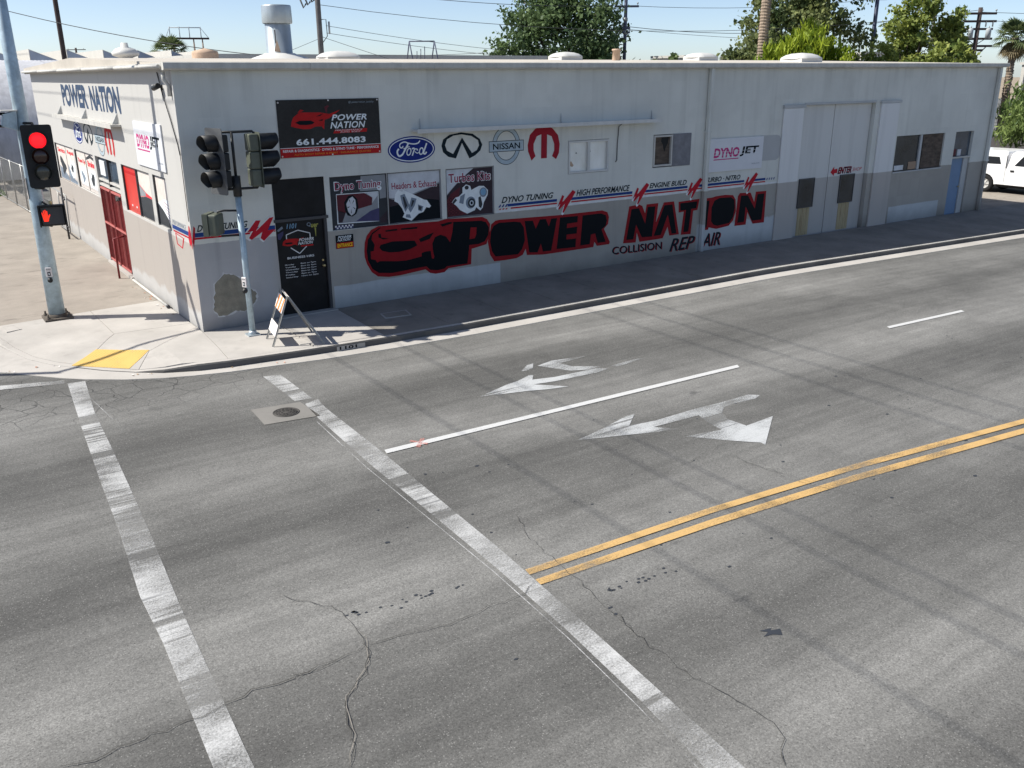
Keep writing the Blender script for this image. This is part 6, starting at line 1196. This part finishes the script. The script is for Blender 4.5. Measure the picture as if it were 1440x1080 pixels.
tree('hedge_shrub', 'low olive green shrub between the rounded trees at the roof line', (37.9, 8.4, GB), [(-.3, 0, 5.5, .9, .5), (.8, 0, 5.5, .8, .5), (0, 0, 4.4, 1.4, 1.2)], 'leaf_olive', 3600, .12, .12, .34, 'shrub', group='clipped trees beyond the shop', hollow=.8)
tree('weeping_tree', 'big weeping green tree overhanging the white pickup', (42.4, 3.6, GB), [(.6, 0, 3.9, 1.8, 1.2), (-1.0, -.5, 3.2, 1.2, .95), (2.2, 0, 4.6, 1.9, 1.5), (1.5, .5, 5.3, 1.0, .7), (-1.3, 0, 2.7, 1.0, .7), (1.0, -.5, 2.8, 1.6, .9)], 'leaf_pepper', 24000, .07, .22, .5, aspect=4.2, droop=(0, 0, -.8), per=60)

def palm(name, label, base, h, r, nfr, flen, mname, thatch=True, fan=True):
    e = empty(name, base, 0, label, 'palm tree'); b = MB(); seg = int(h/.14); pts = []; rs = []
    for i in range(seg*2+1): z = -.2+(h+.2)*i/(seg*2); pts.append((.05*sin(z*.6), .04*sin(z*.4+1), z)); rs.append(r*(1.06 if i % 2 else .93)*(1-.15*z/h))
    b.tube(pts, rs, 'palm_bark', 14, smooth=False); b.build('trunk', e)
    if thatch and fan is True or fan == 'rough':
        b = MB()
        for i in range(int(h*22)):
            z = random.uniform(0, h); a = random.random()*2*pi; q = r*(1-.15*z/h); b.obox((q*cos(a), q*sin(a), z), (.03*cos(a), .03*sin(a), .05), (-.05*sin(a), .05*cos(a), 0), (.006, .006, .02), 'palm_bark')
        tag(b.build('leaf_scars', e), kind='stuff')
    cs = []; b = MB(); k = 0
    def blades(d_, L_, mb, m):
        d_ = Vector(d_).normalized(); s_ = d_.cross(Vector((0, 0, 1))); s_ = s_.normalized() if s_.length > .05 else Vector((1, 0, 0)); u_ = s_.cross(d_)
        o = Vector((0, 0, h)) + d_*L_*.45 
        mb.tube([(0, 0, h-.05), tuple(o)], .018, m, 4)
        for j in range(15):
            a = radians(-78+156*j/14); v_ = (d_*cos(a)+s_*sin(a)).normalized(); tip = o+v_*L_*.58+Vector((0, 0, -.18*L_*(.4+abs(sin(a))))); wv = v_.cross(u_).normalized()*L_*.035
            mid = o+v_*L_*.3; mb.add([o, mid+wv, tip, mid-wv], [(0, 1, 2, 3)], m)
    for i in range(nfr):
        a = 2.399*i; el = lerp(1.25, -.45, i/nfr); blades((cos(a)*cos(el), sin(a)*cos(el), sin(el)), flen*random.uniform(.85, 1.1), b, mname)
    o = b.build('fronds', e, fix=False); at = o.data.attributes.new('v', 'FLOAT', 'FACE'); at.data.foreach_set('value', np.clip(rng.uniform(.1, .9, len(o.data.polygons)), 0, 1).astype(np.float32))
    if thatch:
        b = MB()
        for i in range(26):
            a = 2.399*i; el = random.uniform(-1.35, -.6); blades((cos(a)*cos(el), sin(a)*cos(el), sin(el)), flen*random.uniform(.7, 1.0), b, 'leaf_thatch')
        o = b.build('dry_skirt', e, fix=False); at = o.data.attributes.new('v', 'FLOAT', 'FACE'); at.data.foreach_set('value', np.clip(rng.uniform(.1, .9, len(o.data.polygons)), 0, 1).astype(np.float32))
palm('palm_tree', 'thick scarred palm trunk rising out of the picture behind the roof', (32.95, 13.4, GB), 12.5, .27, 34, 1.9, 'leaf_palm', fan='rough')
palm('palm_tree', 'fan palm with dry skirt at the right edge beyond the shop', (46.5, 7.7, GB), 7.2, .20, 30, 1.25, 'leaf_palm')
palm('palm_tree', 'small distant palm crown below the billboard frame', (22.8, 87.2, GB), 8.0, .25, 26, 2.4, 'leaf_palm')
palm('palm_tree', 'distant skinny palm, left one of the pair over the saw tooth roof', (6.3, 195, GB), 12.2, .25, 18, 1.4, 'leaf_palm', thatch=False)
palm('palm_tree', 'distant skinny palm, right one of the pair over the saw tooth roof', (9.7, 195, GB), 12.6, .25, 18, 1.4, 'leaf_palm', thatch=False)

# ------------------------------------------------------------------ utility poles and wires
def upole(name, label, base, h, r, arms=(), m='wood_pole', extras=None, armdir=(.826, -.564, 0), group='utility poles behind the shop'):
    e = empty(name, base, 0, label, 'utility pole', group); b = MB(); b.tube([(0, 0, -.3), (0, 0, h)], [r, r*.78], m, 10); b.build('shaft', e); d_ = Vector(armdir)
    for z, L_, pins in arms:
        b = MB(); b.obox((0, -.08, z), d_*L_/2, Vector((-d_.y, d_.x, 0))*.05, (0, 0, .06), m); a = b.build('crossarm', e)
        for t in pins:
            q = d_*(L_/2*t); b = MB(); b.lathe((q.x, q.y-.08, z+.06), [(.02, 0), (.02, .08), (.055, .09), (.05, .16), (.0, .18)], 'insulator', 8); b.build('insulator', a)
    return e
p1 = upole('utility_pole', 'dark leaning wooden pole above the side wall roof edge', (2.15, 25.3, 0), 14, .115)
p2 = upole('utility_pole', 'grey utility pole with hanging insulators left of the dark tree', (14.62, 26.8, 0), 15, .16, ((9.6, 2.2, (-.9, -.5, .5)), (11.2, 2.4, (-.9, 0, .9))), 'wood_pole_grey')
b = MB()
for k in range(3): b.tube([(-.75+k*.2, .45-k*.1, 8.95+k*.1), (-.62+k*.2, .38-k*.1, 8.55+k*.14), (-.5+k*.2, .3-k*.1, 8.75+k*.1)], .045, 'wire', 6)
b.build('hanging_insulator', p2)
b = MB(); b.tube([(.12, 0, 8.0), (.32, -.15, 8.0), (.34, -.15, 7.2), (.14, 0, 6.9)], .02, 'wire', 6); b.tube([(.45, -.2, 7.9), (.45, -.2, 7.3)], .05, 'insulator', 6); b.build('riser_bracket', p2)
p3 = upole('utility_pole', 'slim dark utility pole against the right side of the dark tree', (34.6, 25.9, 0), 14, .12, ((9.2, 1.5, (-.9, .9)), (7.7, .5, (.9,)), (7.95, .5, (-.9,))), 'struct_blue')
b = MB()
for z in (8.35, 7.6): b.tube([(0, 0, z), (0, 0, z+.2)], .14, 'insulator', 8)
b.build('pole_band', p3)
p4 = upole('utility_pole', 'wooden utility pole with stacked crossarms and transformers at right', (49.0, 11.3, 0), 8.75, .15, ((8.42, 1.8, (-.95, .05, .95)), (8.0, 1.9, ()), (7.58, 1.6, ()), (7.05, 1.7, ()), (6.65, 1.8, ()), (6.42, .8, ())))
for t in (-.62, .42):
    q = R3*t; b = MB(); b.lathe((q[0], q[1]-.25, 7.05), [(.0, 0), (.15, 0), (.15, .5), (.12, .56), (0, .58)], 'can_grey', 14); o = b.build('transformer', p4); b = MB(); b.tube([(q[0], q[1]-.25, 7.6), (q[0], q[1]-.25, 7.75)], .03, 'insulator', 6); b.build('bushing', o)
b = MB(); b.tube([(.55, -.4, 6.65), (.0, 0, 5.9)], .03, 'wood_pole', 6); b.tube([(.45, -.3, 7.05), (.0, 0, 6.7)], .02, 'wood_pole', 6); b.tube([(-.45, .3, 7.05), (.0, 0, 6.7)], .02, 'wood_pole', 6)
for t in (.35, .75): b.tube([(R3[0]*t, R3[1]*t-.1, 7.98), (R3[0]*t, R3[1]*t-.1, 7.7)], .04, 'insulator', 6)
b.build('brace', p4)
p5 = upole('utility_pole', 'tall blue grey mast between the trees at right', (46.0, 16.1, 0), 13, .14, ((9.4, 1.0, (-.9, .9)),), 'struct_blue')
p6 = upole('utility_pole', 'thin far pole between the two billowy trees', (63.1, 22.8, 0), 9.8, .13, ((9.7, .8, ()),), 'wood_pole_grey')
p7 = upole('utility_pole', 'tiny far pole with crossarm over the saw tooth roof', (24, 150, 0), 9.9, .2, ((9.6, 3.2, (-.8, .8)), (8.8, 2.4, ())))
# poles of the line that runs along the side street, out of view
upole('utility_pole', 'tall pole of the side street line standing beyond the yard', (-1.6, 72, 0), 15, .17, ((14.0, 1.9, (-.9, 0, .9)),), armdir=(1, 0, 0), group='side street line poles')
upole('utility_pole', 'tall pole of the side street line standing behind the viewer', (-1.6, -48, 0), 15, .17, ((14.0, 1.9, (-.9, 0, .9)),), armdir=(1, 0, 0), group='side street line poles')
upole('utility_pole', 'shorter pole of the side street line standing beyond the yard', (-5.0, 74, 0), 11.4, .16, ((10.5, 3.2, (-.9, 0, .9)),), armdir=(1, 0, 0), group='side street line poles')
upole('utility_pole', 'shorter pole of the side street line standing behind the viewer', (-5.0, -50, 0), 11.4, .16, ((10.5, 3.2, (-.9, 0, .9)),), armdir=(1, 0, 0), group='side street line poles')
def wire(A_, B_, sag, label, r=.012, group='overhead wires behind the shop', n_=14):
    A_, B_ = Vector(A_), Vector(B_); b = MB(); b.tube([tuple((A_.lerp(B_, t)-Vector((0, 0, 4*sag*t*(1-t))))-A_) for t in [i/n_ for i in range(n_+1)]], r, 'wire', 5, False)
    return tag(b.build('overhead_wire', loc=A_), label, 'wire', group)
for xx, z, lab in ((-2.45, 14.1, 'left'), (-1.55, 14.1, 'middle'), (-.75, 14.1, 'right')): wire((xx, -48, z), (xx, 72, z), .4, 'high overhead wire over the side street, %s of three' % lab, .014, 'side street wires')
for xx, z, lab in ((-6.4, 10.6, 'left'), (-4.9, 10.6, 'middle'), (-4.3, 10.6, 'right')): wire((xx, -50, z), (xx, 74, z), .3, 'lower overhead wire over the side street, %s of three' % lab, .011, 'side street wires')
# service drop across the roof at left, lines between poles behind
wire((-3.5, 24.6, 8.9), (6.2, 12.4, 5.95), .35, 'service cable dropping from upper left to the shop roof', .014)
wire((14.6, 26.8, 9.6), (34.6, 25.9, 9.25), .35, 'upper wire between the grey pole and the dark tree', .016); wire((14.6, 26.8, 9.65), (-30, 40, 12), .5, 'wire running left from the grey pole', .014)
wire((14.6, 26.8, 8.7), (48.9, 11.4, 8.6), 1.2, 'sagging wire behind the trees from the grey pole to the transformer pole', .014); wire((14.9, 26.6, 7.7), (31, 29.5, 6.5), .15, 'low wire from the grey pole to the dark tree, upper of two', .012); wire((14.9, 26.6, 7.35), (31, 29.5, 6.2), .15, 'low wire from the grey pole to the dark tree, lower of two', .012)
wire((14.62, 26.8, 7.2), (17.2, 22.5, 5.8), .02, 'guy wire slanting right down from the grey pole', .012); wire((14.62, 26.8, 7.1), (11.2, 27.5, 5.8), .02, 'guy wire slanting left down from the grey pole', .010)
wire((34.6, 25.9, 8.05), (63.1, 22.8, 9.6), .9, 'horizontal wire right of the slim dark pole', .018); wire((34.6, 25.9, 7.9), (49, 11.3, 7.0), .35, 'lower wire from the slim dark pole to the transformer pole', .012); wire((34.6, 25.9, 9.25), (70, 20, 12.5), 1.0, 'wire rising right from the top of the slim dark pole', .014)
wire((49.0, 11.3, 8.5), (75, -6, 9.2), .5, 'wire leaving the transformer pole to the right, upper', .014); wire((49.0, 11.3, 8.05), (75, -6, 8.6), .5, 'wire leaving the transformer pole to the right, middle', .014); wire((49.0, 11.3, 6.65), (75, -6, 7.4), .5, 'wire leaving the transformer pole to the right, lower', .018)
wire((14.5, 11.0, 6.05), (14.62, 26.8, 6.4), .12, 'thin cable from the grey pole toward the rooftop pipe frame', .010)

# ------------------------------------------------------------------ far buildings
sw = empty('sawtooth_warehouse', (-1, 50, 0), 0, 'far pale warehouse with a saw tooth roof at upper left', 'building')
b = MB(); b.box((-8, 0, -.5), (20, 26, 6.0), 'far_white'); b.build('wall', sw)
for x in (.45, 2.72, 5.0, 7.27, 9.55, 11.8, 14.1, 16.4):
    b = MB(); b.prism([(x, -.05, 5.9), (x, -.05, 7.06), (x+2.2, -.05, 6.15), (x+2.2, -.05, 5.9)], (0, 26, 0), 'far_white'); rt_ = b.build('roof_tooth', sw); b = MB(); b.poly([[(x+.04, -.06, 5.95), (x+.04, -.06, 7.0), (x+2.12, -.06, 6.14), (x+2.12, -.06, 5.95)]], 'gable_shade'); b.build('gable_end', rt_)  # blue-grey sheet puts the shade of each tooth end into its colour
w_ = empty('rear_warehouse', (7, 24.5, 0), 0, 'low white flat roofed building just behind the shop', 'building')
b = MB(); b.box((1.2, 0, -.5), (20, 12, 6.05), 'far_wall'); b.build('wall', w_)
b = MB(); b.box((.9, -.3, 6.06), (20.3, 12.3, 6.26), 'far_white'); b.build('roof_edge', w_)
def block(name, label, a, c, roof_z, m='far_white'):
    e = empty(name, (a[0], a[1], 0), 0, label, 'building'); b = MB(); b.box((0, 0, -.5), (c[0]-a[0], c[1]-a[1], roof_z), m); b.build('wall', e); b = MB(); b.box((-.1, -.1, roof_z+.003), (c[0]-a[0]+.1, c[1]-a[1]+.1, roof_z+.15), 'far_white'); b.build('roof_edge', e)
block('far_building', 'small far white building between the dark tree and the rounded tree', (55.5, 23.5), (62, 30), 6.5)
block('far_building', 'white building behind the fan palm at the right edge', (52, 4), (64, 9.9), 5.6)
block('far_building', 'white box shaped building right of the low shrub', (36.2, 22.2), (38.0, 25), 6.15)
# low wall behind the pickup
yw = empty('yard_wall', (45.2, -3, -.3), 0, 'dark block wall behind the white pickup', 'wall'); b = MB(); b.box((0, 0, 0), (.2, 14, 2.2), 'far_dark'); b.build('wall', yw); b = MB(); b.box((-.03, 0, 2.203), (.23, 14, 2.28), 'far_wall'); b.build('coping', yw)
# rooftop billboard frame
bf = empty('billboard_frame', (27.3, 96.4, 0), -.28, 'far rusty rooftop sign frame on thin legs at upper left', 'frame')
for x in (-1.7, .6, 1.6): b = MB(); b.tube([(x, -.6, 5), (x+.1, -.3, 9.6)], .07, 'pipe_tan', 6); b.tube([(x+.2, .8, 5), (x+.1, .3, 9.6)], .07, 'pipe_tan', 6); b.build('leg', bf)
b = MB(); b.box((-2.5, -.5, 9.5), (2.5, .5, 9.68), 'wood_pole'); b.build('deck', bf)
b = MB()
for x in (-1.9, -.8, .3, 1.6): b.tube([(x, 0, 9.6), (x, 0, 10.9)], .05, 'can_grey', 6)
b.tube([(-1.9, 0, 10.8), (1.6, 0, 10.8)], .05, 'can_grey', 6); b.tube([(-2.4, 0, 9.7), (-1.9, 0, 10.8)], .03, 'can_grey', 6); b.tube([(2.4, 0, 9.7), (1.6, 0, 10.8)], .03, 'can_grey', 6); b.build('sign_rack', bf)

# ------------------------------------------------------------------ litter at the wall foot and gutter
b = MB()
for i in range(60):
    if i < 26: x, y = random.uniform(-.30, -.02), random.uniform(1.9, 5.5)
    elif i < 46: t = random.random(); x = lerp(-2.0, .8, t); y = lerp(-1.78, -2.72, t)+random.gauss(0, .03)
    else: x, y = random.uniform(-4, -2), random.uniform(-.4, -.1)
    z = (0.006 if y > 1 else -.125); a = random.random()*6; s_ = random.uniform(.015, .04)
    b.add([(x+s_*cos(a), y+s_*sin(a), z), (x-s_*.6*sin(a), y+s_*.6*cos(a), z+.012), (x-s_*cos(a), y-s_*sin(a), z), (x+s_*.6*sin(a), y-s_*.6*cos(a), z+.008)], [(0, 1, 2, 3)], random.choice(['leaf_dry', 'leaf_dry', 'litter_orange', 'board_white']))
tag(b.build('dry_litter', fix=False), 'dry leaves and scraps along the wall foot and gutter', 'litter', kind='stuff')
